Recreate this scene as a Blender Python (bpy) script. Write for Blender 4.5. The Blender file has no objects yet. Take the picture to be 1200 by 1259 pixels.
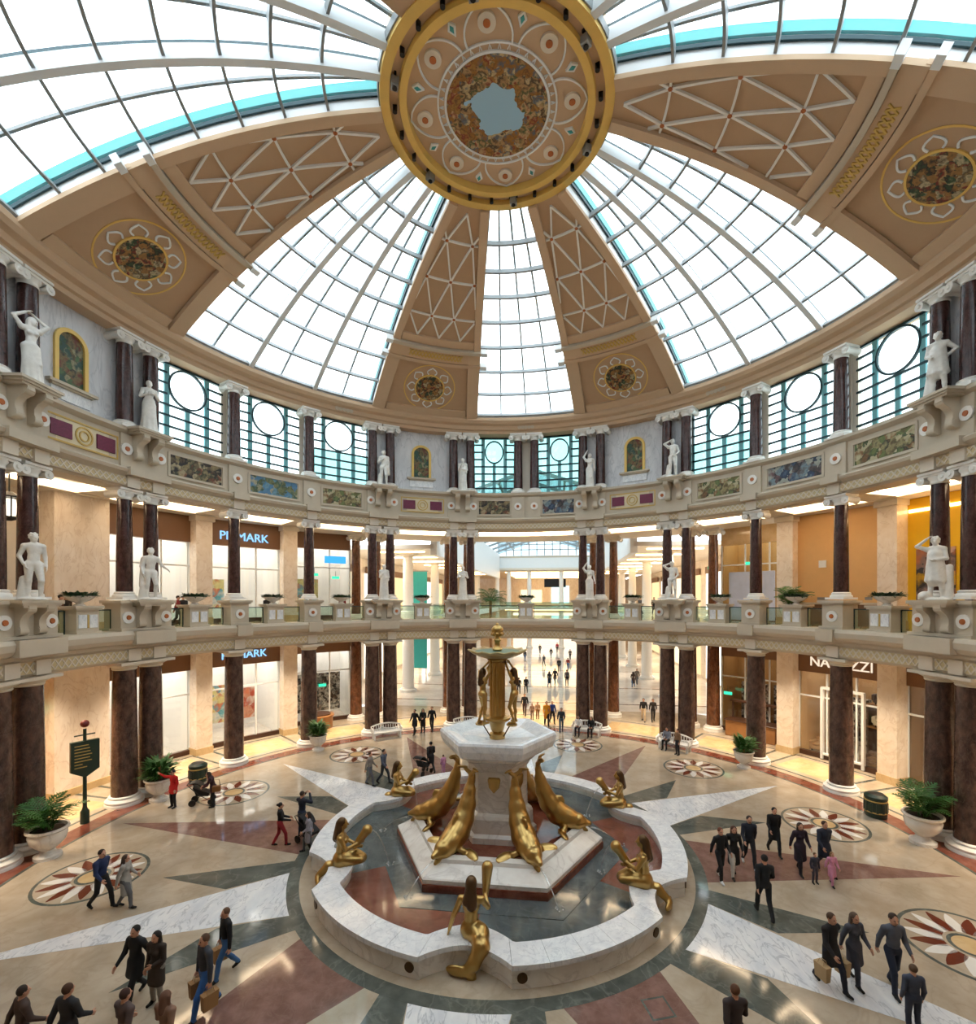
import bpy, math, random
import numpy as np
from mathutils import Vector, Matrix

S = bpy.context.scene
C = S.collection
R = math.radians
pi = math.pi
random.seed(7)

# ---------------------------------------------------------------- camera
# world: rotunda axis = z axis, ground floor z = 0; camera stands at the gallery balustrade
cam = bpy.data.cameras.new('camera')
camo = bpy.data.objects.new('camera', cam)
C.objects.link(camo)
camo.location = (0.0, -18.4, 9.5)
camo.rotation_euler = (R(90), 0, 0)
cam.sensor_fit = 'HORIZONTAL'
cam.sensor_width = 36.0
cam.lens = 590.0 / 1200.0 * 36.0
cam.shift_x = -11.5 / 1200.0
cam.shift_y = 107.5 / 1200.0
cam.clip_start = 0.05
cam.clip_end = 400
S.camera = camo

# ---------------------------------------------------------------- world: overcast white sky
W = bpy.data.worlds.new('overcast_sky')
S.world = W
W.use_nodes = True
wn = W.node_tree
wn.nodes.clear()
wo = wn.nodes.new('ShaderNodeOutputWorld')
wb = wn.nodes.new('ShaderNodeBackground')
wb.inputs['Color'].default_value = (0.87, 0.945, 1.0, 1)
wb.inputs['Strength'].default_value = 2.4
wn.links.new(wb.outputs[0], wo.inputs[0])

S.view_settings.view_transform = 'Standard'
S.view_settings.look = 'None'
S.view_settings.gamma = 1.0
S.view_settings.use_curve_mapping = False
S.view_settings.exposure = 0.92

# ---------------------------------------------------------------- helpers
AX = 7.0                                    # bearing of the mall axis, degrees clockwise from +y


def P(r, a, z):
    """point at radius r, bearing a (degrees from the mall axis), height z"""
    A = R(a + AX)
    return (r * math.sin(A), r * math.cos(A), z)


def M2(u, v, z):
    """mall coordinates: u to the right of the axis, v along it"""
    A = R(AX)
    return (u * math.cos(A) + v * math.sin(A), -u * math.sin(A) + v * math.cos(A), z)


class MB:
    def __init__(s):
        s.v = []
        s.f = []
        s.m = []

    def add(s, vs, fs, mi=0):
        b = len(s.v)
        s.v += [tuple(p) for p in vs]
        s.f += [tuple(b + i for i in q) for q in fs]
        s.m += [mi] * len(fs)
        return s

    def hexa(s, p, mi=0):
        """8 corners: bottom 0-3 counter clockwise, top 4-7"""
        s.add(p, [(3, 2, 1, 0), (4, 5, 6, 7), (0, 1, 5, 4), (1, 2, 6, 5), (2, 3, 7, 6), (3, 0, 4, 7)], mi)
        return s

    def box(s, c, d, rz=0.0, mi=0, bev=0.0):
        x, y, z = d[0] / 2, d[1] / 2, d[2] / 2
        cs, sn = math.cos(rz), math.sin(rz)
        if bev <= 0:
            ps = [(-x, -y, -z), (x, -y, -z), (x, y, -z), (-x, y, -z), (-x, -y, z), (x, -y, z), (x, y, z), (-x, y, z)]
            s.hexa([(c[0] + p[0] * cs - p[1] * sn, c[1] + p[0] * sn + p[1] * cs, c[2] + p[2]) for p in ps], mi)
        else:
            vs = []
            for (zz, k) in ((-z, bev), (-z + bev, 0), (z - bev, 0), (z, bev)):
                for (sx, sy) in ((-1, -1), (1, -1), (1, 1), (-1, 1)):
                    px, py = sx * (x - k), sy * (y - k)
                    vs.append((c[0] + px * cs - py * sn, c[1] + px * sn + py * cs, c[2] + zz))
            fs = [(3, 2, 1, 0), (12, 13, 14, 15)]
            for k in range(3):
                for i in range(4):
                    j = (i + 1) % 4
                    fs.append((k * 4 + i, k * 4 + j, k * 4 + 4 + j, k * 4 + 4 + i))
            s.add(vs, fs, mi)
        return s

    def arc(s, r0, r1, a0, a1, z0, z1, n=None, mi=0):
        """curved block about the rotunda axis"""
        if n is None:
            n = max(1, int(abs(a1 - a0) / 2.0 + .5))
        vs = []
        for i in range(n + 1):
            a = a0 + (a1 - a0) * i / n
            vs += [P(r0, a, z0), P(r1, a, z0), P(r1, a, z1), P(r0, a, z1)]
        fs = [(0, 1, 2, 3), (4 * n + 3, 4 * n + 2, 4 * n + 1, 4 * n)]
        for i in range(n):
            for k in range(4):
                l = (k + 1) % 4
                fs.append((4 * i + k, 4 * i + 4 + k, 4 * i + 4 + l, 4 * i + l))
        s.add(vs, fs, mi)
        return s

    def ring(s, prof, a0=0, a1=360, n=180, mi=0):
        """closed (r,z) profile swept about the axis"""
        full = abs(a1 - a0) >= 360
        k = len(prof)
        m = n if full else n + 1
        vs = []
        for i in range(m):
            a = a0 + (a1 - a0) * i / n
            vs += [P(r, a, z) for r, z in prof]
        fs = []
        for i in range(n):
            j = (i + 1) % m
            for q in range(k):
                t = (q + 1) % k
                fs.append((i * k + q, j * k + q, j * k + t, i * k + t))
        if not full:
            fs.append(tuple(range(k - 1, -1, -1)))
            fs.append(tuple(n * k + q for q in range(k)))
        s.add(vs, fs, mi)
        return s

    def lathe(s, prof, n=24, c=(0, 0, 0), mi=0):
        """(r,z) profile about a vertical axis through c, capped where r>0 at the ends"""
        vs, fs = [], []
        k = len(prof)
        for r, z in prof:
            for i in range(n):
                t = 2 * pi * i / n
                vs.append((c[0] + r * math.cos(t), c[1] + r * math.sin(t), c[2] + z))
        for q in range(k - 1):
            for i in range(n):
                j = (i + 1) % n
                fs.append((q * n + i, q * n + j, q * n + n + j, q * n + n + i))
        fs.append(tuple(range(n - 1, -1, -1)))
        fs.append(tuple((k - 1) * n + i for i in range(n)))
        s.add(vs, fs, mi)
        return s

    def prism(s, pts, z0, z1, mi=0):
        n = len(pts)
        vs = [(p[0], p[1], z0) for p in pts] + [(p[0], p[1], z1) for p in pts]
        fs = [tuple(range(n - 1, -1, -1)), tuple(range(n, 2 * n))]
        fs += [(i, (i + 1) % n, n + (i + 1) % n, n + i) for i in range(n)]
        s.add(vs, fs, mi)
        return s

    def sweep(s, pts, nrm, w, h, closed=False, mi=0):
        """rectangular bar along pts; nrm = outward normals; w across, h along the normal"""
        n = len(pts)
        pts = [Vector(p) for p in pts]
        vs = []
        for i in range(n):
            a = pts[(i - 1) % n] if (closed or i > 0) else pts[i]
            b = pts[(i + 1) % n] if (closed or i < n - 1) else pts[i]
            t = (b - a).normalized()
            nn = Vector(nrm[i] if isinstance(nrm, list) else nrm)
            sd = t.cross(nn).normalized()
            up = sd.cross(t).normalized()
            for (x, y) in ((-1, -1), (1, -1), (1, 1), (-1, 1)):
                vs.append(tuple(pts[i] + sd * (x * w / 2) + up * (y * h / 2)))
        fs = []
        m = n if closed else n - 1
        for i in range(m):
            j = (i + 1) % n
            for k in range(4):
                l = (k + 1) % 4
                fs.append((i * 4 + k, j * 4 + k, j * 4 + l, i * 4 + l))
        if not closed:
            fs += [(3, 2, 1, 0), tuple((n - 1) * 4 + k for k in range(4))]
        s.add(vs, fs, mi)
        return s

    def tube(s, pts, rad, n=8, mi=0):
        pts = [Vector(p) for p in pts]
        k = len(pts)
        vs, fs = [], []
        prev = None
        for i in range(k):
            a, b = pts[max(i - 1, 0)], pts[min(i + 1, k - 1)]
            t = (b - a).normalized()
            if prev is None:
                prev = t.orthogonal().normalized()
            prev = (prev - t * prev.dot(t)).normalized()
            q = t.cross(prev)
            r = rad[i] if isinstance(rad, (list, tuple)) else rad
            for j in range(n):
                th = 2 * pi * j / n
                vs.append(tuple(pts[i] + prev * (r * math.cos(th)) + q * (r * math.sin(th))))
        for i in range(k - 1):
            for j in range(n):
                l = (j + 1) % n
                fs.append((i * n + j, i * n + l, i * n + n + l, i * n + n + j))
        fs.append(tuple(range(n - 1, -1, -1)))
        fs.append(tuple((k - 1) * n + j for j in range(n)))
        s.add(vs, fs, mi)
        return s

    def ball(s, c, r, nu=10, nv=7, mi=0):
        rr = r if isinstance(r, (tuple, list)) else (r, r, r)
        vs = [(c[0], c[1], c[2] - rr[2])]
        for j in range(1, nv):
            ph = -pi / 2 + pi * j / nv
            for i in range(nu):
                th = 2 * pi * i / nu
                vs.append((c[0] + rr[0] * math.cos(ph) * math.cos(th), c[1] + rr[1] * math.cos(ph) * math.sin(th), c[2] + rr[2] * math.sin(ph)))
        vs.append((c[0], c[1], c[2] + rr[2]))
        fs = [(0, 1 + (i + 1) % nu, 1 + i) for i in range(nu)]
        for j in range(nv - 2):
            for i in range(nu):
                k = (i + 1) % nu
                fs.append((1 + j * nu + i, 1 + j * nu + k, 1 + j * nu + nu + k, 1 + j * nu + nu + i))
        e = len(vs) - 1
        b = 1 + (nv - 2) * nu
        fs += [(b + i, b + (i + 1) % nu, e) for i in range(nu)]
        s.add(vs, fs, mi)
        return s

    def mesh(s, name, mats, smooth=False):
        me = bpy.data.meshes.new(name)
        me.from_pydata(s.v, [], s.f)
        for m in (mats if isinstance(mats, (list, tuple)) else [mats]):
            me.materials.append(m)
        if any(s.m):
            me.polygons.foreach_set('material_index', s.m)
        if smooth:
            me.polygons.foreach_set('use_smooth', [True] * len(me.polygons))
            if smooth != 'all':
                me.set_sharp_from_angle(angle=R(smooth if smooth is not True else 40))
        me.update()
        return me

    def build(s, name, mats, parent=None, smooth=False, world=False):
        return put(name, s.mesh(name, mats, smooth), parent, world=world)


def put(name, me, parent=None, loc=(0, 0, 0), rz=0.0, world=False, sc=None, rot=None):
    o = bpy.data.objects.new(name, me)
    C.objects.link(o)
    o.location = loc
    o.rotation_euler = rot if rot is not None else (0, 0, rz)
    if sc is not None:
        o.scale = (sc, sc, sc) if not isinstance(sc, (tuple, list)) else sc
    if parent is not None:
        o.parent = parent
        if world:
            o.matrix_parent_inverse = wmat(parent).inverted()
    return o


def wmat(o):
    m = o.matrix_basis.copy()
    if o.parent is not None:
        m = wmat(o.parent) @ o.matrix_parent_inverse @ m
    return m


def tag(o, label, cat, group=None, kind=None):
    o['label'] = label
    o['category'] = cat
    if group:
        o['group'] = group
    if kind:
        o['kind'] = kind
    return o


def empty(name, loc=(0, 0, 0), rz=0.0):
    o = bpy.data.objects.new(name, None)
    C.objects.link(o)
    o.location = loc
    o.rotation_euler = (0, 0, rz)
    o.empty_display_size = .2
    return o


def face(a):
    """z rotation that turns local -y towards the rotunda axis at bearing a"""
    return -R(a + AX)


def copy_tree(o, parent=None):
    c = o.copy()
    C.objects.link(c)
    c.parent = parent
    if parent is not None:
        c.matrix_parent_inverse = o.matrix_parent_inverse.copy()
    for ch in list(o.children):
        copy_tree(ch, c)
    return c


# ---------------------------------------------------------------- materials
def lin(h):
    h = h.lstrip('#')
    out = []
    for i in (0, 2, 4):
        c = int(h[i:i + 2], 16) / 255
        out.append(c / 12.92 if c <= .04045 else ((c + .055) / 1.055) ** 2.4)
    return tuple(out) + (1,)


MATS = {}


def bsdf(name):
    m = bpy.data.materials.new(name)
    m.use_nodes = True
    nt = m.node_tree
    b = nt.nodes['Principled BSDF']
    MATS[name] = m
    return m, nt, b


def coords(nt, scale=1.0):
    tc = nt.nodes.new('ShaderNodeTexCoord')
    return tc.outputs['Object']


def plain(name, col, rough=.6, metal=0.0, var=.10, scale=3.0, bump=0.0, spec=.5):
    m, nt, b = bsdf(name)
    c = lin(col)
    n = nt.nodes.new('ShaderNodeTexNoise')
    n.inputs['Scale'].default_value = scale
    n.inputs['Detail'].default_value = 4
    nt.links.new(coords(nt), n.inputs['Vector'])
    mx = nt.nodes.new('ShaderNodeMix')
    mx.data_type = 'RGBA'
    mx.inputs[6].default_value = tuple(min(1, x * (1 - var)) for x in c[:3]) + (1,)
    mx.inputs[7].default_value = tuple(min(1, x * (1 + var)) for x in c[:3]) + (1,)
    nt.links.new(n.outputs['Fac'], mx.inputs[0])
    nt.links.new(mx.outputs[2], b.inputs['Base Color'])
    b.inputs['Roughness'].default_value = rough
    b.inputs['Metallic'].default_value = metal
    b.inputs['Specular IOR Level'].default_value = spec
    if bump:
        bp = nt.nodes.new('ShaderNodeBump')
        bp.inputs['Strength'].default_value = bump
        bp.inputs['Distance'].default_value = .02
        nt.links.new(n.outputs['Fac'], bp.inputs['Height'])
        nt.links.new(bp.outputs[0], b.inputs['Normal'])
    return m


def marble(name, c0, c1, vein, scale=1.0, rough=.15, vw=.5, stretch=(1, 1, 1), vs=1.0):
    """mottled stone of two tones with thin veins"""
    m, nt, b = bsdf(name)
    mp = nt.nodes.new('ShaderNodeMapping')
    mp.inputs['Scale'].default_value = stretch
    nt.links.new(coords(nt), mp.inputs['Vector'])
    n = nt.nodes.new('ShaderNodeTexNoise')
    n.inputs['Scale'].default_value = scale
    n.inputs['Detail'].default_value = 6
    n.inputs['Roughness'].default_value = .6
    nt.links.new(mp.outputs[0], n.inputs['Vector'])
    r1 = nt.nodes.new('ShaderNodeValToRGB')
    r1.color_ramp.elements[0].position = .35
    r1.color_ramp.elements[1].position = .65
    r1.color_ramp.elements[0].color = lin(c0)
    r1.color_ramp.elements[1].color = lin(c1)
    nt.links.new(n.outputs['Fac'], r1.inputs[0])
    v = nt.nodes.new('ShaderNodeTexNoise')
    v.inputs['Scale'].default_value = scale * .8 * vs
    v.inputs['Detail'].default_value = 5
    v.inputs['Distortion'].default_value = 1.2
    nt.links.new(mp.outputs[0], v.inputs['Vector'])
    r2 = nt.nodes.new('ShaderNodeValToRGB')
    e = r2.color_ramp.elements
    e[0].position = .47
    e[0].color = (0, 0, 0, 1)
    e[1].position = .5
    e[1].color = (1, 1, 1, 1)
    e2 = e.new(.53)
    e2.color = (0, 0, 0, 1)
    nt.links.new(v.outputs['Fac'], r2.inputs[0])
    ml = nt.nodes.new('ShaderNodeMath')
    ml.operation = 'MULTIPLY'
    ml.inputs[1].default_value = vw
    nt.links.new(r2.outputs[0], ml.inputs[0])
    mx = nt.nodes.new('ShaderNodeMix')
    mx.data_type = 'RGBA'
    nt.links.new(ml.outputs[0], mx.inputs[0])
    nt.links.new(r1.outputs[0], mx.inputs[6])
    mx.inputs[7].default_value = lin(vein)
    nt.links.new(mx.outputs[2], b.inputs['Base Color'])
    b.inputs['Roughness'].default_value = rough
    return m


def glow(name, col, strength):
    m, nt, b = bsdf(name)
    nt.nodes.remove(b)
    e = nt.nodes.new('ShaderNodeEmission')
    e.inputs[0].default_value = lin(col)
    e.inputs[1].default_value = strength
    nt.links.new(e.outputs[0], nt.nodes['Material Output'].inputs[0])
    return m


def glass(name, tint, refl=.06, rough=.03):
    m, nt, b = bsdf(name)
    nt.nodes.remove(b)
    t = nt.nodes.new('ShaderNodeBsdfTransparent')
    t.inputs[0].default_value = tint + (1,)
    g = nt.nodes.new('ShaderNodeBsdfGlossy')
    g.inputs['Roughness'].default_value = rough
    mx = nt.nodes.new('ShaderNodeMixShader')
    mx.inputs[0].default_value = refl
    nt.links.new(t.outputs[0], mx.inputs[1])
    nt.links.new(g.outputs[0], mx.inputs[2])
    nt.links.new(mx.outputs[0], nt.nodes['Material Output'].inputs[0])
    return m


def painting(name, cols, scale=3.0, blue=None, brad=.3):
    """blotchy generic figure-painting: patches of many colours, optional sky patch in the middle"""
    m, nt, b = bsdf(name)
    co = coords(nt)
    d = nt.nodes.new('ShaderNodeTexNoise')
    d.inputs['Scale'].default_value = scale * 1.3
    d.inputs['Detail'].default_value = 6
    d.inputs['Roughness'].default_value = .7
    nt.links.new(co, d.inputs['Vector'])
    ad = nt.nodes.new('ShaderNodeMix')
    ad.data_type = 'VECTOR'
    ad.inputs[0].default_value = .3
    nt.links.new(co, ad.inputs[4])
    nt.links.new(d.outputs['Color'], ad.inputs[5])
    v = nt.nodes.new('ShaderNodeTexVoronoi')
    v.inputs['Scale'].default_value = scale * 2.8
    nt.links.new(ad.outputs[1], v.inputs['Vector'])
    sp = nt.nodes.new('ShaderNodeSeparateColor')
    nt.links.new(v.outputs['Color'], sp.inputs[0])
    nb = nt.nodes.new('ShaderNodeTexNoise')
    nb.inputs['Scale'].default_value = scale * 1.6
    nb.inputs['Detail'].default_value = 5
    nt.links.new(co, nb.inputs['Vector'])
    mu = nt.nodes.new('ShaderNodeMath')
    mu.operation = 'MULTIPLY_ADD'
    nt.links.new(nb.outputs['Fac'], mu.inputs[0])
    mu.inputs[1].default_value = 1.1
    nt.links.new(sp.outputs[0], mu.inputs[2])
    fr_ = nt.nodes.new('ShaderNodeMath')
    fr_.operation = 'FRACT'
    nt.links.new(mu.outputs[0], fr_.inputs[0])
    rp = nt.nodes.new('ShaderNodeValToRGB')
    rp.color_ramp.interpolation = 'LINEAR'
    el = rp.color_ramp.elements
    while len(el) < len(cols):
        el.new(.5)
    for i, c in enumerate(cols):
        el[i].position = i / len(cols)
        el[i].color = lin(c)
    nt.links.new(fr_.outputs[0], rp.inputs[0])
    sh = nt.nodes.new('ShaderNodeMix')
    sh.data_type = 'RGBA'
    sh.blend_type = 'MULTIPLY'
    sh.inputs[0].default_value = .55
    nt.links.new(rp.outputs[0], sh.inputs[6])
    n2 = nt.nodes.new('ShaderNodeTexNoise')
    n2.inputs['Scale'].default_value = scale * 5
    n2.inputs['Detail'].default_value = 3
    nt.links.new(co, n2.inputs['Vector'])
    nt.links.new(n2.outputs['Fac'], sh.inputs[7])
    out = sh.outputs[2]
    if blue:
        ln = nt.nodes.new('ShaderNodeVectorMath')
        ln.operation = 'LENGTH'
        nt.links.new(co, ln.inputs[0])
        n3 = nt.nodes.new('ShaderNodeTexNoise')
        n3.inputs['Scale'].default_value = 1.1
        n3.inputs['Detail'].default_value = 3
        nt.links.new(co, n3.inputs['Vector'])
        sb = nt.nodes.new('ShaderNodeMath')
        sb.operation = 'MULTIPLY_ADD'
        nt.links.new(n3.outputs['Fac'], sb.inputs[0])
        sb.inputs[1].default_value = -1.6
        nt.links.new(ln.outputs['Value'], sb.inputs[2])
        lt = nt.nodes.new('ShaderNodeMath')
        lt.operation = 'LESS_THAN'
        lt.inputs[1].default_value = brad
        nt.links.new(sb.outputs[0], lt.inputs[0])
        mx = nt.nodes.new('ShaderNodeMix')
        mx.data_type = 'RGBA'
        nt.links.new(lt.outputs[0], mx.inputs[0])
        nt.links.new(out, mx.inputs[6])
        mx.inputs[7].default_value = lin(blue)
        out = mx.outputs[2]
    nt.links.new(out, b.inputs['Base Color'])
    b.inputs['Roughness'].default_value = .5
    return m


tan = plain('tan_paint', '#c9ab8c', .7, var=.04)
tan_dk = plain('tan_recess_shade', '#ba9a7a', .7, var=.04)  # same tan as the borders, darkened to put recess shade into the colour
stone = plain('beige_stone', '#c3b6a2', .55, var=.06)
stone_lt = plain('pale_stone', '#dcd2c2', .5, var=.05)
cream = plain('cream_frieze', '#dccfb0', .5, var=.05)
goldpat = plain('gilt_pattern', '#c9a85c', .45, var=.12, scale=9)
friezegold = plain('frieze_gilding', '#cfbd94', .5, var=.1, scale=9)
goldp = plain('gold_paint', '#e2bd68', .4, metal=.2, var=.08)
gold = plain('gilded_bronze', '#b8985e', .3, metal=1.0, var=.18, scale=2.5)
bronze_dk = plain('dark_bronze', '#5c4630', .4, metal=.8, var=.3)
bronze_gr = plain('green_bronze', '#5f7a66', .5, metal=.5, var=.3)
white_p = plain('white_paint', '#e4e6e6', .45, var=.03)
white_rib = plain('white_steel', '#dfe3e6', .35, var=.03)
grey_bar = plain('grey_steel', '#8d9294', .4, var=.05)
white_st = plain('white_plaster', '#e9e6e0', .55, var=.05, scale=6)
statue_m = marble('statue_marble', '#dcd9d2', '#efede8', '#c5c2bc', 3.0, .4, .25)
wmar = marble('white_veined_marble', '#dcdde0', '#f0f0f0', '#a8aab2', 3.2, .15, .35, (1, 1, .5))
wray = marble('white_floor_marble', '#d6d8dd', '#eeeeee', '#8d929c', 2.2, .08, .5, (1, .4, 1), 1.5)
greymar = marble('grey_white_wall_marble', '#c9cbd0', '#dfe0e4', '#a5a8b0', 1.6, .3, .5, (1, 1, .35))
pinkmar = marble('peach_veined_marble', '#e4d6c6', '#f0e6da', '#bca48e', 2.0, .2, .35, (1, 1, .5))
pillar_m = marble('cream_pillar_marble', '#e2d2be', '#efe4d6', '#c6ae94', 1.4, .2, .4)
fmar = marble('fountain_marble', '#d9d2ca', '#ece8e2', '#b3aaa2', 1.1, .2, .4)
redmar = marble('dark_red_column_marble', '#2f1b1a', '#4e3230', '#6c5652', 6.0, .18, .25, (1, 1, .5))
redmar_g = marble('brown_red_column_marble', '#3f2e29', '#64493f', '#7c6a60', 5.0, .16, .25, (1, 1, .5))
brnmar = marble('warm_brown_column_marble', '#4e2f1c', '#744830', '#8c6c50', 5.0, .2, .25, (1, 1, .5))
fcream = marble('cream_floor_stone', '#ab9a84', '#bfb09c', '#9a8a76', .9, .07, .3)
fred = marble('red_floor_granite', '#76564c', '#8c6a60', '#a08478', 2.5, .07, .2)
fdark = marble('dark_green_floor_granite', '#4c504b', '#666a63', '#8a8d84', 1.4, .07, .35)
fbord = marble('red_brown_border_stone', '#6e382a', '#88503e', '#9c6450', 2.0, .08, .2)
fgold = marble('golden_floor_tile', '#c8a878', '#d8bc90', '#b09068', 1.2, .1, .2)
fbrown = plain('brown_petal_stone', '#6e3828', .1, var=.2)
fwhite = plain('white_petal_stone', '#e6e2dc', .1, var=.06)
mallfl = marble('pale_mall_floor_stone', '#cfc6bc', '#e0d8ce', '#b8aea4', .5, .08, .3)
iron = plain('dark_teal_iron', '#1d3a40', .45, metal=.3, var=.15)
teal = plain('teal_steel', '#6aa5ab', .45, metal=.2, var=.08)
tealroof = plain('pale_teal_cladding', '#3f9c9e', .4, var=.06)
black = plain('black_metal', '#181818', .45, metal=.3, var=.2)
greym = plain('grey_lamp_metal', '#8f8f8c', .4, metal=.4, var=.15)
brownsign = plain('brown_fascia', '#7d5a40', .5, var=.06)
orange = plain('orange_tan_hoarding', '#d8ab70', .6, var=.05)
yellow = plain('yellow_wall_paint', '#e8b810', .6, var=.05)
dkwood = plain('dark_wood', '#4a2f20', .4, var=.25)
wood = plain('wood', '#9a6a3c', .45, var=.2)
dkgreen = plain('dark_green_paint', '#22352a', .4, var=.12)
leaf = plain('leaf_green', '#3f6b2c', .5, var=.4, scale=12)
leaf_dk = plain('dark_leaf_green', '#27472a', .5, var=.4, scale=14)
soil = plain('soil', '#3a2c20', .9, var=.3)
shopwhite = plain('white_shop_wall', '#eeece8', .6, var=.03)
dkred = plain('maroon_mosaic', '#6c2040', .5, var=.5, scale=14)
orangedot = plain('orange_rosette', '#b0602c', .4, var=.2)
pane_m = glass('dome_glass', (.96, .985, .99), .05)
wpane_m = glass('window_glass', (.90, .97, .97), .06)
tpane_m = glass('teal_window_glass', (.46, .66, .64), .06)
spane_m = glass('shop_glass', (.95, .97, .97), .05)
rail_m = glass('balustrade_glass', (.78, .90, .86), .08)
water_m = glass('pool_water', (.95, .97, .97), .035, .06)
jet_m = glass('water_jet', (.93, .96, .98), .25, .1)
cove = glow('cove_light', '#ffe2bc', 12.5)
coolglow = glow('shop_light_panel', '#ffffff', 3.0)
warmglow = glow('warm_lamp', '#ffcf90', 6.0)
bluesign = glow('blue_sign_light', '#8fc8ff', .8)
whitesign = glow('white_sign_light', '#ffe9cc', .55)
exitglow = glow('exit_sign_light', '#38d6a0', 1.0)
fresco_cols = ['#7a4a24', '#b8863c', '#8c2a1c', '#d9b07a', '#41552e', '#c89a64', '#3a2a1c', '#e2c48e', '#5a6a78', '#a8702c']
fresco = painting('ceiling_fresco', fresco_cols, 1.5, '#9cc3dc', .12)
pic_cols = ['#2e3a28', '#8c2c20', '#c8a468', '#5b4a34', '#d8c49a', '#3c5a3a', '#1e1a18', '#a87840']
medal_pic = painting('medallion_painting', pic_cols, 1.8)
mosaics = [painting('mosaic_brown', ['#4a3626', '#7a6a4a', '#a89468', '#33402c', '#8c4a30', '#c9b890', '#2a2420'], 1.5),
           painting('mosaic_blue', ['#3f7fae', '#79a8c0', '#4a5a34', '#8a8a5c', '#2c5c50', '#c4b890', '#5a8ab0'], 1.2),
           painting('mosaic_green', ['#3c4a2c', '#7a8a4c', '#6a5434', '#b0a470', '#2c3424', '#94683c', '#cfc49c'], 1.4),
           painting('mosaic_navy', ['#1e2c48', '#3a5070', '#8aa0a8', '#5a4a48', '#20242c', '#7c5a5c', '#b0b4a8'], 1.2)]
niche_pic = painting('niche_painting', ['#2f4a30', '#5a7a4c', '#7a2c28', '#8c7a4c', '#1c2420', '#b0a880', '#34584c'], 1.6)

# ================================================================= layout
PAIRS = [-99.4, -81.9, -34.6, -15.55, 15.55, 34.6, 81.9, 99.4]
SINGLES = [-65.4, -50.5, 50.5, 65.4]
DC = 2.05                                   # half spacing inside a pair, degrees
RC = 17.9                                   # column ring radius
ZC, RHO = -1.38, 29.7                       # dome sphere


def SP(r, a, off=0.0):
    th = math.asin(r / RHO)
    rr = RHO + off
    return Vector(P(rr * math.sin(th), a, ZC + rr * math.cos(th)))


def SN(r, a):
    return (SP(r, a, 1) - SP(r, a, 0)).normalized()


def lay(o, pos, nz, ey):
    """orient o: local z along nz, local y towards ey"""
    nz = Vector(nz).normalized()
    ey = Vector(ey)
    ey = (ey - nz * ey.dot(nz)).normalized()
    ex = ey.cross(nz)
    m = Matrix((ex, ey, nz)).transposed().to_4x4()
    m.translation = Vector(pos)
    o.matrix_basis = m
    return o


# ================================================================= floor
mb = MB()
mb.lathe([(27, -.3), (27, 0.0)], 120)
floor = tag(mb.build('floor', fcream), 'polished cream stone floor of the rotunda with inlaid star', 'floor', kind='structure')


def piece(name, pts, mat, z=.004, parent=None, z0=-.02):
    """inlaid slab from (r, bearing) corners, long edges subdivided"""
    q = [P(r, a, 0)[:2] for r, a in pts]
    return MB().prism(q[::-1], z0, z).build(name, mat, parent or floor)


for k in range(6):
    b = 60 * k
    base = [(7.42, b - 9.5 + 19 * i / 6) for i in range(7)]
    piece('white_ray', base + [(15.5, b)], wray)
    for s in (-1, 1):
        e = [(7.42, b + s * (9.6 + 5.9 * i / 3)) for i in range(4)]
        pts = e + [(11.6, b + s * 13), (9.3, b + s * 6.3)]
        piece('dark_ray', pts if s > 0 else pts[::-1], fdark)
    base = [(7.42, b + 30 - 11 + 22 * i / 6) for i in range(7)]
    piece('red_ray', base + [(16.0, b + 30)], fred)
# dark ring round the fountain and the border ring under the columns
MB().ring([(7.03, -.02), (7.42, -.02), (7.42, .006), (7.03, .006)]).build('dark_ring', fdark, floor)
MB().ring([(16.72, -.02), (17.55, -.02), (17.55, .004), (16.72, .004)]).build('border_ring', fbord, floor)
MB().ring([(16.6, -.02), (16.72, -.02), (16.72, .005), (16.6, .005)]).build('border_line', fdark, floor)
# twelve roundels with white and brown petals
pm = {}
for col, mat in (('w', fwhite), ('b', fbrown)):
    q = []
    for i in range(7):
        t = i / 6
        q.append((.58 + .86 * t, .17 * math.sin(pi * min(1, t * .62 + .32)) * (1.0 if t < 1 else .6)))
    pts = q + [(x, -y) for x, y in q[::-1]]
    pm[col] = MB().prism(pts[::-1], 0, .006).mesh('petal', mat)
for k in range(12):
    a = 15 + 30 * k
    if abs((a + 7 + 180) % 360 - 180) > 125:
        continue
    c = P(14.0, a, 0)
    ro = empty('floor_roundel', c, face(a))
    ro.parent = floor
    MB().lathe([(1.6, -.02), (1.6, .0045)], 40).build('ring', fdark, ro)
    MB().lathe([(1.5, -.02), (1.5, .0055)], 40).build('field', fcream, ro)
    for i in range(18):
        put('petal', pm['w' if i % 2 else 'b'], ro, (0, 0, .0015), 2 * pi * i / 18)
    MB().lathe([(.5, -.02), (.5, .0065)], 24).build('hub_ring', fdark, ro)
    MB().lathe([(.4, -.02), (.4, .0075)], 24).build('hub', fgold, ro)
MB().box((3.74, -7.25, 0), (.6, .6, .012), .2).build('floor_grate', fdark, floor)
MB().box((3.74, -7.25, .002), (.5, .5, .012), .2).build('grate_plate', fred, floor)
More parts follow.
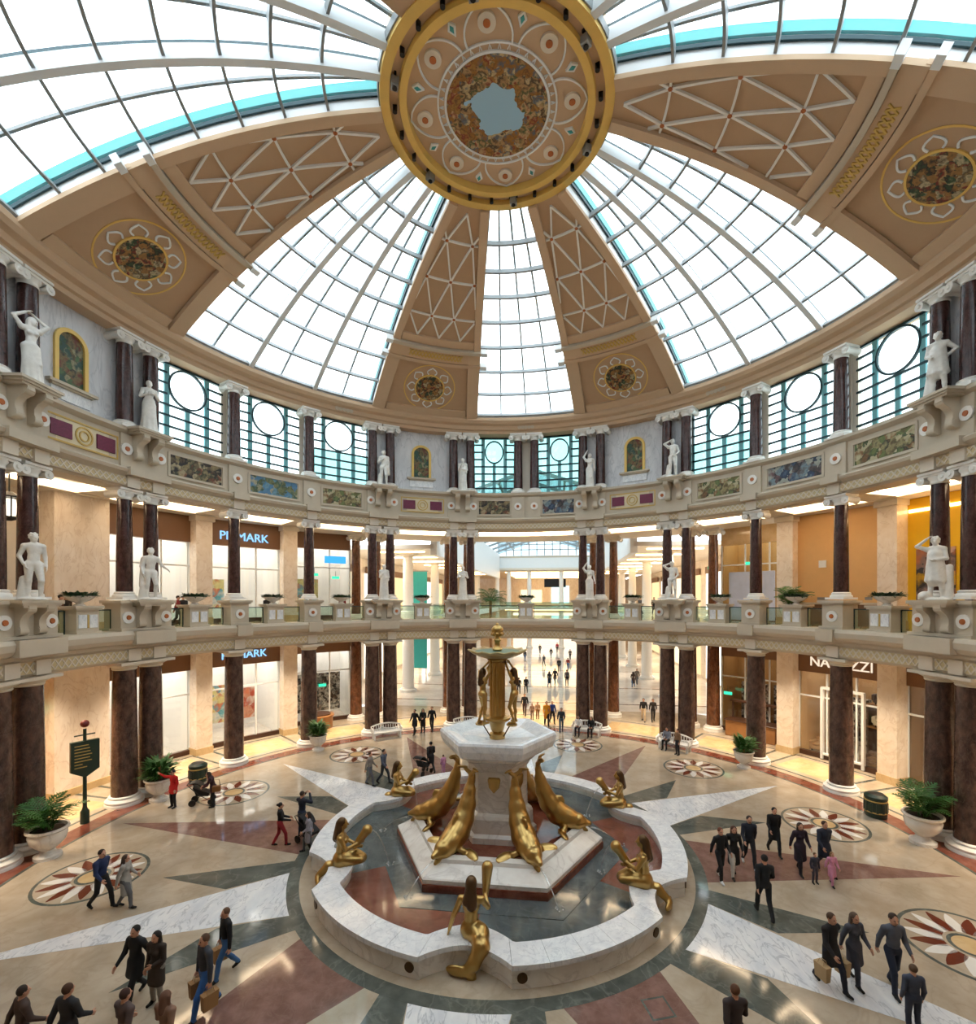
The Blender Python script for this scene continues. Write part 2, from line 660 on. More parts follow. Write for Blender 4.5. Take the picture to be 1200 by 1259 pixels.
# corridor paving between the columns and the shops: framed golden panels bay by bay
CUTS = [-115, -99.4, -81.9, -65.4, -50.5, -34.6, -15.55, 15.55, 34.6, 50.5, 65.4, 81.9, 99.4, 115]
for i in range(len(CUTS) - 1):
    a0, a1 = CUTS[i], CUTS[i + 1]
    MB().arc(17.95, 21.4, a0 + 1.2, a1 - 1.2, -.02, .003).build('paving_border', fdark, floor)
    MB().arc(18.1, 21.25, a0 + 1.7, a1 - 1.7, -.02, .005).build('paving_band', fcream, floor)
    n = max(3, int((a1 - a0 - 5) / 2.0))
    for j in range(n):
        b0 = a0 + 2.6 + (a1 - a0 - 5.2) * j / n
        b1 = a0 + 2.6 + (a1 - a0 - 5.2) * (j + 1) / n
        for q in range(4):
            r0 = 18.45 + .62 * q
            MB().arc(r0 + .012, r0 + .608, b0 + .04, b1 - .04, -.02, .007, 1).build('paving_tile', fgold, floor)

# ================================================================= dome glazing
ROWS = [17.3, 17.0, 15.6, 14.1, 12.5, 10.9, 9.35, 7.85, 6.3, 4.4]
SEGS = [(-12.2, 12.2, 4), (-76.9, -37.2, 6), (37.2, 77.5, 6), (-142.8, -101.6, 6), (102.5, 142.8, 6), (167.8, 192.2, 4)]
segname = ['narrow glazed strip of the dome over the mall opening',
           'wide glazed dome segment above the blue lettered shop',
           'wide glazed dome segment above the orange hoarding',
           'wide glazed dome segment beside the panel over the green directory sign',
           'wide glazed dome segment beside the panel over the yellow shop',
           'narrow glazed dome strip opposite the mall opening']
for k, (a0, a1, nc) in enumerate(SEGS):
    w = MB()
    # curb at the foot of the glazing is the object itself; bars and panes hang below it
    w.arc(17.25, 17.6, a0, a1, 22.8, 23.2)
    win = tag(w.build('window_%d' % (k + 1), white_rib), segname[k], 'window', kind='structure')
    for i in range(nc):
        for j in range(len(ROWS) - 1):
            b0, b1 = a0 + (a1 - a0) * i / nc, a0 + (a1 - a0) * (i + 1) / nc
            r0, r1 = ROWS[j], ROWS[j + 1]
            m = MB()
            lo, hi = .46, .49
            m.hexa([SP(r1, b0, lo), SP(r1, b1, lo), SP(r0, b1, lo), SP(r0, b0, lo), SP(r1, b0, hi), SP(r1, b1, hi), SP(r0, b1, hi), SP(r0, b0, hi)])
            m.build('pane', pane_m, win)
    for j, r in enumerate(ROWS):
        n = max(4, int((a1 - a0) / 3))
        pts = [SP(r, a0 + (a1 - a0) * i / n, .2) for i in range(n + 1)]
        nr = [SN(r, a0 + (a1 - a0) * i / n) for i in range(n + 1)]
        MB().sweep(pts, nr, .10, .26).build('purlin', grey_bar, win)
    rr = [17.3 - 13.0 * i / 16 for i in range(17)]
    for i in range(nc + 1):
        a = a0 + (a1 - a0) * i / nc
        nr = [SN(r, a) for r in rr]
        if i in (0, nc):
            s = 1 if i == 0 else -1
            MB().sweep([SP(r, a + s * math.degrees(.06 / r), .44) for r in rr], nr, .07, .12).build('edge_bar', iron, win)
            MB().sweep([SP(r, a + s * math.degrees(.03 / r), .78) for r in rr], nr, .14, .34).build('gutter', tealroof, win)
        elif nc == 6 and i % 2 == 0:
            MB().sweep([SP(r, a, .22) for r in rr], nr, .26, .46).build('rib', white_rib, win)
            MB().sweep([SP(r, a, .56) for r in rr], nr, .14, .1).build('cap_strip', iron, win)
        else:
            MB().sweep([SP(r, a, .54) for r in rr], nr, .10, .1).build('glazing_bar', grey_bar, win)

# ================================================================= tan dome panels
TANP = [(-37.2, -12.2), (12.2, 37.2), (-101.6, -76.9), (77.5, 102.5), (-167.8, -142.8), (142.8, 167.8)]
tanname = ['tan dome panel with medallion between narrow strip and glazing over the blue lettered shop',
           'tan dome panel with medallion between narrow strip and glazing over the orange hoarding',
           'tan dome panel with painted medallion above the green directory sign',
           'tan dome panel with painted medallion above the yellow shop',
           'tan dome panel behind the balcony on the blue lettered shop side',
           'tan dome panel behind the balcony on the yellow shop side']
# petal outline in the medallion plane


def petal_path(r0, r1, hw, n=8):
    h = []
    for i in range(n + 1):
        t = i / n
        h.append((hw * 1.15 * math.sin(pi * (.22 + .78 * t)), r0 + (r1 - r0) * t))
    return h + [(-x, y) for x, y in h[-2::-1]]


mp = petal_path(1.04, 1.52, .27)
petal8 = MB()
for i in range(8):
    t = 2 * pi * i / 8
    petal8.sweep([(x * math.cos(t) - y * math.sin(t), x * math.sin(t) + y * math.cos(t), 0) for x, y in mp], (0, 0, 1), .07, .07)
petal8 = petal8.mesh('petal_outline', white_p)


def circ(r, n=40, z=0):
    return [(r * math.cos(2 * pi * i / n), r * math.sin(2 * pi * i / n), z) for i in range(n)]


goldring = MB().sweep(circ(1.72), (0, 0, 1), .07, .06, True).mesh('gold_ring', goldp)
goldrim = MB().sweep(circ(.98), (0, 0, 1), .08, .08, True).mesh('gold_rim', goldp)
meddisc = MB().lathe([(.96, -.02), (.96, .03)], 40).mesh('painted_disc', medal_pic)
nodem = MB().lathe([(.09, -.05), (.09, .0), (.05, .03)], 8).mesh('rosette', orangedot)

for k, (a0, a1) in enumerate(TANP):
    ac = (a0 + a1) / 2
    m = MB()
    na, nr = 8, 14
    for off in (0.0, .9):
        for j in range(nr + 1):
            r = 4.2 + 13.2 * j / nr
            for i in range(na + 1):
                m.v.append(tuple(SP(r, a0 + (a1 - a0) * i / na, off)))
    q = na + 1
    N = q * (nr + 1)
    fs = []
    for j in range(nr):
        for i in range(na):
            x = j * q + i
            fs.append((x, x + q, x + q + 1, x + 1))
            fs.append((N + x, N + x + 1, N + x + q + 1, N + x + q))
    for j in range(nr):
        x = j * q
        fs.append((x, N + x, N + x + q, x + q))
        x = j * q + na
        fs.append((x, x + q, N + x + q, N + x))
    for i in range(na):
        fs.append((i, i + 1, N + i + 1, N + i))
        x = nr * q + i
        fs.append((x, N + x, N + x + 1, x + 1))
    m.f = fs
    m.m = [0] * (2 * na * nr) + [1] * (2 * nr) + [0] * (2 * na)
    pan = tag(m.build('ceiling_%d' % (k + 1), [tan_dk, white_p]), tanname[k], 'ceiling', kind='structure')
    if k > 3:
        continue

    def lat(r, t):
        return ac + math.degrees(t / r)

    def strip(name, p0, p1, w, h, mat, n=6, off=-.05):
        """bar on the dome between (r,t) points"""
        ps = [(p0[0] + (p1[0] - p0[0]) * i / n, p0[1] + (p1[1] - p0[1]) * i / n) for i in range(n + 1)]
        return MB().sweep([SP(r, lat(r, t), off) for r, t in ps], [SN(r, lat(r, t)) for r, t in ps], w, h).build(name, mat, pan)

    def hw(r):
        return r * math.tan(R(12.5))
    # borders along the two edges, thicker towards the base
    for s in (-1, 1):
        ps = [17.2 - 12.8 * i / 14 for i in range(15)]
        for (ra, rb, wd) in ((17.2, 13.3, .8), (12.7, 4.4, .42)):
            pp = [ra + (rb - ra) * i / 9 for i in range(10)]
            MB().sweep([SP(r, lat(r, s * (hw(r) - wd / 2)), -.09) for r in pp], [SN(r, ac) for r in pp], wd, .18).build('border', tan, pan)
    strip('cross_border', (16.85, -hw(16.85) + .9), (16.85, hw(16.85) - .9), .5, .16, tan, off=-.08)
    strip('cross_border', (12.25, -hw(12.25) + .45), (12.25, hw(12.25) - .45), .5, .16, tan, off=-.08)
    # cross beam with white ends and a gilded band
    for r, h in ((13.55, .26), (12.62, .34)):
        strip('beam_moulding', (r, -hw(r) - .05), (r, hw(r) + .05), .22, h, tan if r > 13 else stone, 10, -h / 2)
        for s in (-1, 1):
            strip('beam_end', (r, s * (hw(r) + .03)), (r, s * (hw(r) + .45)), .26, h + .1, white_p, 2, -h / 2)
    strip('beam_soffit', (13.08, -hw(13.08)), (13.08, hw(13.08)), .75, .2, tan, 10, -.1)
    gb = MB()
    for i in range(16):
        t = -1.6 + 3.2 * i / 15
        for s in (-1, 1):
            p = [(12.9, t - s * .1), (13.26, t + s * .1)]
            gb.sweep([SP(r, lat(r, tt), -.22) for r, tt in p], [SN(r, ac) for r, tt in p], .06, .05)
    g = gb.build('gilded_band', goldpat, pan)
    # triangular lattice
    rows = [12.0, 10.7, 8.5, 6.3, 4.75]

    def field(r):
        return hw(r) - .44
    nodes = []
    for i, r in enumerate(rows):
        o = .67 if i % 2 else 0.0
        f = field(r)
        nodes.append([o + 1.34 * j for j in range(-3, 3)] if i % 2 else [1.34 * j for j in range(-2, 3)])
        if 0 < i < 4:
            strip('lattice_strip', (r, -f), (r, f), .085, .1, white_st, 8)
            for t in nodes[-1]:
                if abs(t) < f - .05:
                    no = put('rosette', nodem, pan)
                    lay(no, SP(r, lat(r, t), -.1), -SN(r, ac), SP(r - 1, ac) - SP(r, ac))
    for i in range(len(rows) - 1):
        for t in nodes[i]:
            for u in (t - .67, t + .67):
                # clip the diagonal to the recessed field
                q = [(rows[i] + (rows[i + 1] - rows[i]) * s / 20, t + (u - t) * s / 20) for s in range(21)]
                q = [p for p in q if abs(p[1]) <= field(p[0]) + .02]
                if len(q) > 3:
                    strip('lattice_strip', q[0], q[-1], .085, .1, white_st, 4)
    # medallion
    pos, nn = SP(15.35, ac, -.04), -SN(15.35, ac)
    up = SP(14.0, ac) - SP(15.0, ac)
    for nm, me in (('painted_disc', meddisc), ('gold_rim', goldrim), ('petal_outline', petal8), ('gold_ring', goldring)):
        lay(put(nm, me, pan), pos, nn, up)

# ================================================================= oculus at the crown
ZO = 28.0
m = MB()
m.ring([(4.3, ZO + .05), (4.3, 29.2), (.02, 29.2), (.02, ZO + .3), (3.6, ZO + .3), (3.6, ZO + .18), (4.1, ZO + .18), (4.1, ZO + .05)], n=96)
ocu = tag(m.build('ceiling_7', tan, smooth=30), 'round tan crown of the dome with gold rims and central fresco', 'ceiling', kind='structure')
MB().ring([(4.05, ZO - .05), (4.38, ZO - .05), (4.42, ZO + .1), (4.38, ZO + .3), (4.05, ZO + .3)], n=96).build('outer_rim', goldp, ocu)
MB().ring([(3.42, ZO - .02), (3.68, ZO - .02), (3.72, ZO + .1), (3.68, ZO + .32), (3.42, ZO + .32)], n=96).build('inner_rim', goldp, ocu)
fr = MB().lathe([(1.93, -.02), (1.93, .04)], 64).build('fresco', fresco, ocu)
lay(fr, (0, 0, ZO + .28), (0, 0, -1), (0, 1, 0))
for r, w in ((1.98, .08), (2.26, .06)):
    MB().sweep([P(r, 360 * i / 64, ZO + .27) for i in range(64)], (0, 0, 1), w, .06, True).build('white_band', white_p, ocu)
for i in range(40):
    a = 9 * i
    MB().sweep([P(2.05, a - 1.2, ZO + .28), P(2.2, a, ZO + .28), P(2.05, a + 1.2, ZO + .28)], (0, 0, 1), .03, .05).build('arrow_mark', white_p, ocu)
for i in range(8):
    a = 45 * i
    h = []
    for j in range(11):
        t = j / 10
        h.append((2.28 + 1.12 * t, 19.5 * math.cos(t * pi / 2) ** .7))
    path = [P(r, a + b, ZO + .27) for r, b in h] + [P(r, a - b, ZO + .27) for r, b in h[-2::-1]]
    MB().sweep(path, (0, 0, 1), .055, .06).build('petal_outline', white_p, ocu)
    c = P(2.84, a, ZO + .27)
    MB().lathe([(.3, -.05), (.3, .05)], 24, c).build('roundel', stone_lt, ocu)
    MB().lathe([(.12, -.08), (.12, .05)], 16, c).build('roundel_dot', orangedot, ocu)
    a += 22.5
    d = [P(2.78, a, 0), P(3.05, a + 3.0, 0), P(3.25, a, 0), P(3.05, a - 3.0, 0)]
    MB().prism([p[:2] for p in d][::-1], ZO + .22, ZO + .32).build('diamond', white_p, ocu)
    d = [P(2.9, a, 0), P(3.05, a + 1.4, 0), P(3.16, a, 0), P(3.05, a - 1.4, 0)]
    MB().prism([p[:2] for p in d][::-1], ZO + .2, ZO + .32).build('diamond_inlay', tealroof, ocu)
# lamps in the groove
spot = MB().tube([(0, 0, .12), (0, 0, -.08)], .085, 10).mesh('spotlight', black)
sarm = MB().box((0, 0, .17), (.05, .16, .12)).mesh('bracket', black)
fbody = MB().box((0, 0, -.05), (.3, .26, .34), bev=.03).mesh('housing', greym)
farm = MB().box((0, 0, .16), (.4, .08, .1)).mesh('bracket', black)
flens = MB().lathe([(.09, -.25), (.09, -.2)], 12).mesh('lens', black)
for i in range(24):
    a = 15 * i + 4
    e = empty('spotlight' if i % 4 else 'floodlight', P(3.88, a, ZO - .02), face(a))
    if i % 4:
        put('lamp', spot, e)
        put('bracket', sarm, e)
        tag(e, 'small black spotlight in the groove between the gold rims of the dome crown', 'spotlight', 'spotlights round the dome crown')
    else:
        put('housing', fbody, e)
        put('bracket', farm, e)
        put('lens', flens, e)
        tag(e, 'grey box floodlight bracketed across the gold rims of the dome crown', 'floodlight', 'floodlights round the dome crown')

# ================================================================= rings of the rotunda
cor = MB().ring([(18.9, 21.9), (17.6, 21.9), (17.55, 22.1), (17.4, 22.15), (17.35, 22.4), (17.1, 22.5), (16.98, 22.68), (16.98, 22.9), (17.25, 22.95), (18.9, 22.95)])
cor = tag(cor.build('trim_1', tan, smooth=25), 'tan stepped cornice ring at the foot of the dome', 'cornice', kind='structure')
# small ornaments on the cornice above the middle windows
for a in (-43.5, 0.0, 43.5):
    m = MB()
    for i in range(5):
        m.tube([P(17.33, a - 1.6 + .8 * i, 22.3), P(17.45, a - 1.6 + .8 * i, 22.3)], .13, 10)
    m.build('rosette_row', stone, cor)

par = MB().ring([(18.6, 15.55), (17.68, 15.55), (17.68, 17.15), (17.6, 17.2), (17.45, 17.3), (17.45, 17.45), (18.6, 17.45)])
par = tag(par.build('trim_2', stone, smooth=25), 'beige stone parapet ring with mosaics below the upper windows', 'parapet', kind='structure')
fri = MB().ring([(18.6, 14.65), (17.62, 14.65), (17.55, 14.72), (17.45, 14.75), (17.45, 15.15), (17.4, 15.2), (17.2, 15.32), (17.15, 15.45), (17.3, 15.55), (18.6, 15.55)])
fri = tag(fri.build('trim_3', stone, smooth=25), 'beige entablature ring with gilded frieze above the gallery columns', 'entablature', kind='structure')
led = MB().ring([(18.4, 6.6), (17.5, 6.6), (17.42, 6.68), (17.38, 6.72), (17.38, 7.18), (17.3, 7.24), (17.2, 7.3), (17.2, 7.42), (16.98, 7.5), (16.86, 7.66), (16.82, 7.9), (16.9, 8.05), (18.4, 8.05)])
led = tag(led.build('trim_4', stone, smooth=25), 'beige balcony ledge ring with gilded frieze above the ground columns', 'ledge', kind='structure')


def lattice(z0, z1, r, parent, step=.95):
    """gilded diamond lattice of a frieze"""
    m = MB()
    a = -108.0
    while a < 108:
        for (za, zb) in ((z0, z1), (z1, z0)):
            m.sweep([P(r, a, za), P(r, a + step, zb)], P(-1, a, 0), .05, .04)
        a += step
    o = m.build('frieze_lattice', stone_lt, parent)
    o['kind'] = 'stuff'
    MB().ring([(r + .005, z0 - .02), (r + .2, z0 - .02), (r + .2, z1 + .02), (r + .005, z1 + .02)], -108, 108, 110).build('frieze_ground', friezegold, parent)


lattice(14.8, 15.12, 17.43, fri)
lattice(6.76, 7.14, 17.36, led)
allcols = sorted([p + s * DC for p in PAIRS for s in (-1, 1)] + SINGLES)
for a in allcols:
    MB().arc(17.34, 17.6, a - 1.0, a + 1.0, 14.68, 15.18, 1).build('frieze_block', stone_lt, fri)
    MB().arc(17.28, 17.6, a - 1.0, a + 1.0, 6.66, 7.2, 1).build('frieze_block', stone_lt, led)
for a in PAIRS:
    MB().arc(17.05, 17.6, a - 3.4, a + 3.4, 15.2, 15.56, 3).build('moulding_break', stone, fri)
    MB().arc(16.72, 17.6, a - 3.4, a + 3.4, 7.45, 8.05, 3).build('ledge_break', stone, led)
for a in SINGLES:
    MB().arc(17.05, 17.6, a - 1.5, a + 1.5, 15.2, 15.56, 2).build('moulding_break', stone, fri)
    MB().arc(16.72, 17.6, a - 1.5, a + 1.5, 7.45, 8.05, 2).build('ledge_break', stone, led)

# ---- parapet: piers, medallions, mosaics, consoles
rosw = MB().tube([(0, .02, 0), (0, -.05, 0)], .27, 20).mesh('medallion', white_st)
rosd = MB().tube([(0, .0, 0), (0, -.09, 0)], [.13, .1], 12).mesh('medallion_dot', orangedot)


def medallion(parent, r, a, z):
    put('medallion_dot', rosd, put('medallion', rosw, parent, P(r, a, z), face(a)))


def scroll_mesh():
    """S-shaped console bracket, profile in (depth, z), extruded sideways"""
    up = [(0, 0), (-.72, 0), (-.74, -.16), (-.62, -.3), (-.42, -.42), (-.3, -.6), (-.3, -.8), (-.36, -.98), (-.3, -1.12), (-.14, -1.18), (0, -1.15)]
    n = len(up)
    vs = [(-.15, y, z) for y, z in up] + [(.15, y, z) for y, z in up]
    fs = [tuple(range(n)), tuple(range(2 * n - 1, n - 1, -1))] + [(i, n + i, n + (i + 1) % n, (i + 1) % n) for i in range(n)]
    m = MB()
    m.add(vs, fs)
    m.tube([(-.17, -.56, -.16), (.17, -.56, -.16)], .16, 12)
    m.tube([(-.17, -.22, -1.02), (.17, -.22, -1.02)], .14, 12)
    return m.mesh('scroll_bracket', stone, 40)


scrollm = scroll_mesh()
slabm = MB()
slabm.box((0, -.38, .15), (1.75, 1.0, .1)).box((0, -.36, .06), (1.6, .92, .1)).box((0, -.33, -.03), (1.45, .84, .08))
slabm = slabm.mesh('console_slab', stone)
for a in PAIRS:
    MB().arc(17.56, 17.8, a - 3.5, a + 3.5, 15.56, 17.16, 3).build('pier', stone, par)
    for s in (-1, 1):
        medallion(par, 17.53, a + s * 2.7, 16.45)
        put('scroll_bracket', scrollm, par, P(17.58, a + s * 1.25, 17.2), face(a + s * 1.25))
    put('console_slab', slabm, par, P(17.6, a, 17.26), face(a))
for a in SINGLES + [-2.0, 2.0]:
    w = 1.55 if abs(a) > 5 else 1.5
    MB().arc(17.56, 17.8, a - w, a + w, 15.56, 17.16, 2).build('pier', stone, par)
    medallion(par, 17.53, a, 16.45)
WBAYS = [(-79.85, -65.4), (-65.4, -50.5), (-50.5, -36.65), (36.65, 50.5), (50.5, 65.4), (65.4, 79.85), (-13.5, -2.0), (2.0, 13.5)]
mi = [0, 1, 2, 2, 3, 2, 0, 3]
for k, (a0, a1) in enumerate(WBAYS):
    ac, w = (a0 + a1) / 2, R(a1 - a0) * 17.68
    hwid = w / 2 - .85 if k < 6 else w / 2 - .62
    f = MB()
    for (x, z, dx, dz) in ((0, 1.24, 2 * hwid + .3, .12), (0, .12, 2 * hwid + .3, .12), (-hwid - .1, .68, .12, 1.0), (hwid + .1, .68, .12, 1.0)):
        f.box((x, -.02, z), (dx, .1, dz))
    put('mosaic_frame', f.mesh('mosaic_frame', stone), par, P(17.64, ac, 15.7), face(ac))
    put('mosaic_panel', MB().box((0, .0, .68), (2 * hwid, .06, 1.0)).mesh('mosaic_panel', mosaics[mi[k]]), par, P(17.64, ac, 15.7), face(ac))
NBAYS = [(-97.35, -83.95), (-32.55, -17.6), (17.6, 32.55), (83.95, 97.35)]
redp = MB().box((0, 0, 0), (.86, .06, .62)).mesh('red_panel', dkred)
nfr = MB()
for (x, z, dx, dz) in ((0, .5, 3.1, .07), (0, -.5, 3.1, .07), (-1.55, 0, .07, 1.07), (1.55, 0, .07, 1.07)):
    nfr.box((x, 0, z), (dx, .08, dz))
nfr = nfr.mesh('panel_frame', goldpat)
nring = MB().sweep([(.36 * math.cos(2 * pi * i / 24), 0, .36 * math.sin(2 * pi * i / 24)) for i in range(24)], (0, -1, 0), .06, .08, True).mesh('ring_ornament', goldpat)
nring2 = MB().sweep([(.2 * math.cos(2 * pi * i / 20), 0, .2 * math.sin(2 * pi * i / 20)) for i in range(20)], (0, -1, 0), .05, .08, True).mesh('ring_ornament', goldpat)
for a0, a1 in NBAYS:
    ac = (a0 + a1) / 2
    put('panel_field', MB().box((0, .03, 0), (3.1, .06, 1.0)).mesh('panel_field', cream), par, P(17.64, ac, 16.4), face(ac))
    put('panel_frame', nfr, par, P(17.64, ac, 16.4), face(ac))
    for s in (-1, 1):
        c = math.degrees(.98 * s / 17.6)
        put('red_panel', redp, par, P(17.63, ac + c, 16.4), face(ac))
    put('ring_ornament', nring, par, P(17.63, ac, 16.4), face(ac))
    put('ring_ornament', nring2, par, P(17.63, ac, 16.4), face(ac))

# ================================================================= drum wall with niches
RW = 18.3
names = ['marble wall bay with arched painting over the directory sign side', 'marble wall bay with arched painting beside the blue shop windows',
         'marble wall bay with arched painting beside the clear windows', 'marble wall bay with arched painting over the yellow shop']
archm = MB()
pts = [(-.58, 0)] + [(-.58 * math.cos(pi * i / 12), 1.75 + .58 * math.sin(pi * i / 12)) for i in range(13)] + [(.58, 0)]
n = len(pts)
archm.add([(x, -.03, z) for x, z in pts] + [(x, .1, z) for x, z in pts], [tuple(range(n)), tuple(range(2 * n - 1, n - 1, -1))] + [(i, n + i, n + (i + 1) % n, (i + 1) % n) for i in range(n)])
archm = archm.mesh('arched_painting', niche_pic)
afr = MB().sweep([(x * 1.1, -.05, z) for x, z in pts], (0, -1, 0), .17, .14).mesh('gold_arch_frame', goldp)
asill = MB().box((0, -.12, -.08), (2.1, .3, .12)).box((0, -.08, -.17), (1.8, .2, .1)).mesh('sill', stone)
asill2 = MB().box((0, -.03, -.45), (1.7, .08, .5)).mesh('inscribed_slab', wmar)
for k, (a0, a1) in enumerate(NBAYS):
    ac = (a0 + a1) / 2
    w = tag(MB().arc(RW, RW + .35, a0 - 4.4, a1 + 4.4, 17.4, 21.95).build('wall_%d' % (k + 1), greymar), names[k], 'wall', kind='structure')
    for nm, me in (('arched_painting', archm), ('gold_arch_frame', afr), ('sill', asill), ('inscribed_slab', asill2)):
        put(nm, me, w, P(RW, ac, 18.55), face(ac))
tag(MB().arc(RW, RW + .35, -1.0, 1.0, 17.4, 21.95).build('wall_5', stone_lt), 'cream pier between the two narrow teal windows', 'wall', kind='structure')
tag(MB().arc(RW, RW + .35, 101.9, 258.1, 17.4, 21.95).build('wall_6', greymar), 'marble drum wall opposite the mall opening', 'wall', kind='structure')

# ---- drum windows: iron grid, wide teal mullions, clear disc in the upper middle
wlab = ['tall iron grid window with round light beside the draped arms-forward statue', 'tall iron grid window with round light above the blue townscape mosaic',
        'iron grid window with round light, green below, above the brown-green mosaic',
        'iron grid window with round light, green below, beside the statue touching its head', 'tall iron grid window with round light above the navy battle mosaic',
        'tall iron grid window with round light beside the statue in a short tunic', 'narrow teal window with oval light above the brown mosaic', 'narrow teal window with oval light above the blue-grey mosaic']
for k, (a0, a1) in enumerate(WBAYS):
    a0 += .6
    a1 -= .6
    ac = (a0 + a1) / 2
    w = 2 * RW * math.sin(R(a1 - a0) / 2) + .1
    z0, z1 = 0.0, 4.42
    loc, rz = P(RW + .15, ac, 17.46), face(ac)
    fm = MB()
    for x in (-w / 2, w / 2):
        fm.box((x, 0, z1 / 2), (.14, .14, z1))
    fm.box((0, 0, .05), (w, .14, .1)).box((0, 0, z1 - .05), (w, .14, .1))
    win = put('window_%d' % (k + 7), fm.mesh('window_frame', iron), None, loc, rz)
    tag(win, wlab[k], 'window', kind='structure')
    pm_ = wpane_m if k < 6 else tpane_m
    cw = w / 4
    rowh = z1 / 8
    cx, cz = 0.0, z1 - rowh * 2.0
    rad = min(cw * .98, rowh * 1.8)
    ex = 1.0 if k < 6 else .82
    for x in (-1, 1):
        put('jamb', MB().box((x * (w / 2 + .3), -.02, z1 / 2), (.55, .3, z1 + .1)).mesh('jamb', stone_lt), win)
    for x in (-cw, cw):
        put('mullion', MB().box((x, 0, z1 / 2), (.26, .1, z1)).mesh('mullion', teal), win)
    put('mullion', MB().box((0, 0, (cz - rad) / 2), (.24, .1, cz - rad)).mesh('mullion', teal), win)
    for j in range(1, 8):
        z = j * rowh
        if abs(z - cz) < rad:
            segs = [(-w / 2, -cw), (cw, w / 2)]
        else:
            segs = [(-w / 2, w / 2)]
        for (xa, xb) in segs:
            put('transom', MB().box(((xa + xb) / 2, -.03, z), (xb - xa, .1, .1)).mesh('transom', iron), win)
    ring = [(cx + rad * ex * math.cos(2 * pi * i / 32), -.03, cz + rad * math.sin(2 * pi * i / 32)) for i in range(32)]
    rf_ = put('round_frame', MB().sweep(ring, (0, -1, 0), .09, .12, True).mesh('round_frame', iron), win)
    dm = MB()
    dm.add([(x, .0, z) for x, _, z in ring] + [(x, .02, z) for x, _, z in ring], [tuple(range(32)), tuple(range(63, 31, -1))] + [(i, 32 + i, 32 + (i + 1) % 32, (i + 1) % 32) for i in range(32)])
    put('round_pane', dm.mesh('round_pane', pm_), rf_)
    # spandrel panes between the disc and its square
    jz0 = max(j for j in range(8) if j * rowh <= cz - rad + .001) * rowh
    for sx in (-1, 1):
        for (zl, zh) in ((jz0, cz), (cz, z1)):
            cor_ = []
            for i in range(9):
                t = pi / 2 * i / 8
                cor_.append((sx * rad * ex * math.cos(t), cz + (rad * math.sin(t) if zl == cz else -rad * math.sin(t))))
            zo = zh if zl == cz else zl
            poly = cor_ + [(0, zo), (sx * cw, zo), (sx * cw, cz)]
            sm = MB()
            nn = len(poly)
            sm.add([(x, 0, z) for x, z in poly] + [(x, .02, z) for x, z in poly], [tuple(range(nn)), tuple(range(2 * nn - 1, nn - 1, -1))])
            put('spandrel_pane', sm.mesh('spandrel_pane', pm_), win)
    for i in range(4):
        for j in range(8):
            x = -w / 2 + cw * (i + .5)
            z = rowh * (j + .5)
            if i in (1, 2) and z > jz0:
                continue
            put('pane', MB().box((x, .01, z), (cw - .02, .02, rowh - .02)).mesh('pane', tpane_m if k in (2, 3) and j < 4 else pm_), win)

# ================================================================= slabs and outer walls of the corridors
tag(MB().ring([(17.6, 7.72), (27, 7.72), (27, 8.0), (17.6, 8.0)], n=120).build('floor_gallery', fgold), 'golden stone floor of the upper gallery', 'floor', kind='structure')
cg = tag(MB().ring([(17.7, 14.95), (27, 14.95), (27, 15.2), (17.7, 15.2)], n=120).build('ceiling_8', stone_lt), 'cream gallery ceiling with warm cove lighting', 'ceiling', kind='structure')
for i in range(len(CUTS) - 1):
    a0, a1 = CUTS[i], CUTS[i + 1]
    am = (a0 + a1) / 2
    # dropped soffits frame each bay, the cove lamp runs along their inner edge
    MB().arc(20.7, 24.4, a0, a1, 14.62, 14.96).build('soffit', stone_lt, cg)
    for s, a in ((1, a0), (-1, a1)):
        MB().arc(17.75, 20.7, min(a, a + s * 2.0), max(a, a + s * 2.0), 14.66, 14.96, 1).build('soffit', stone_lt, cg)
    MB().arc(20.55, 20.66, a0 + 2.1, a1 - 2.1, 14.8, 14.9).build('cove_lamp', cove, cg)
    for s, a in ((1, a0), (-1, a1)):
        b = a + s * 2.1
        MB().arc(18.2, 20.6, min(b, b + s * .25), max(b, b + s * .25), 14.8, 14.9, 1).build('cove_lamp', cove, cg)
tag(MB().ring([(23.9, 0), (24.4, 0), (24.4, 15), (23.9, 15)], 104, 256, 60).build('wall_7', pinkmar), 'plain marble wall behind the balcony opposite the mall', 'wall', kind='structure')

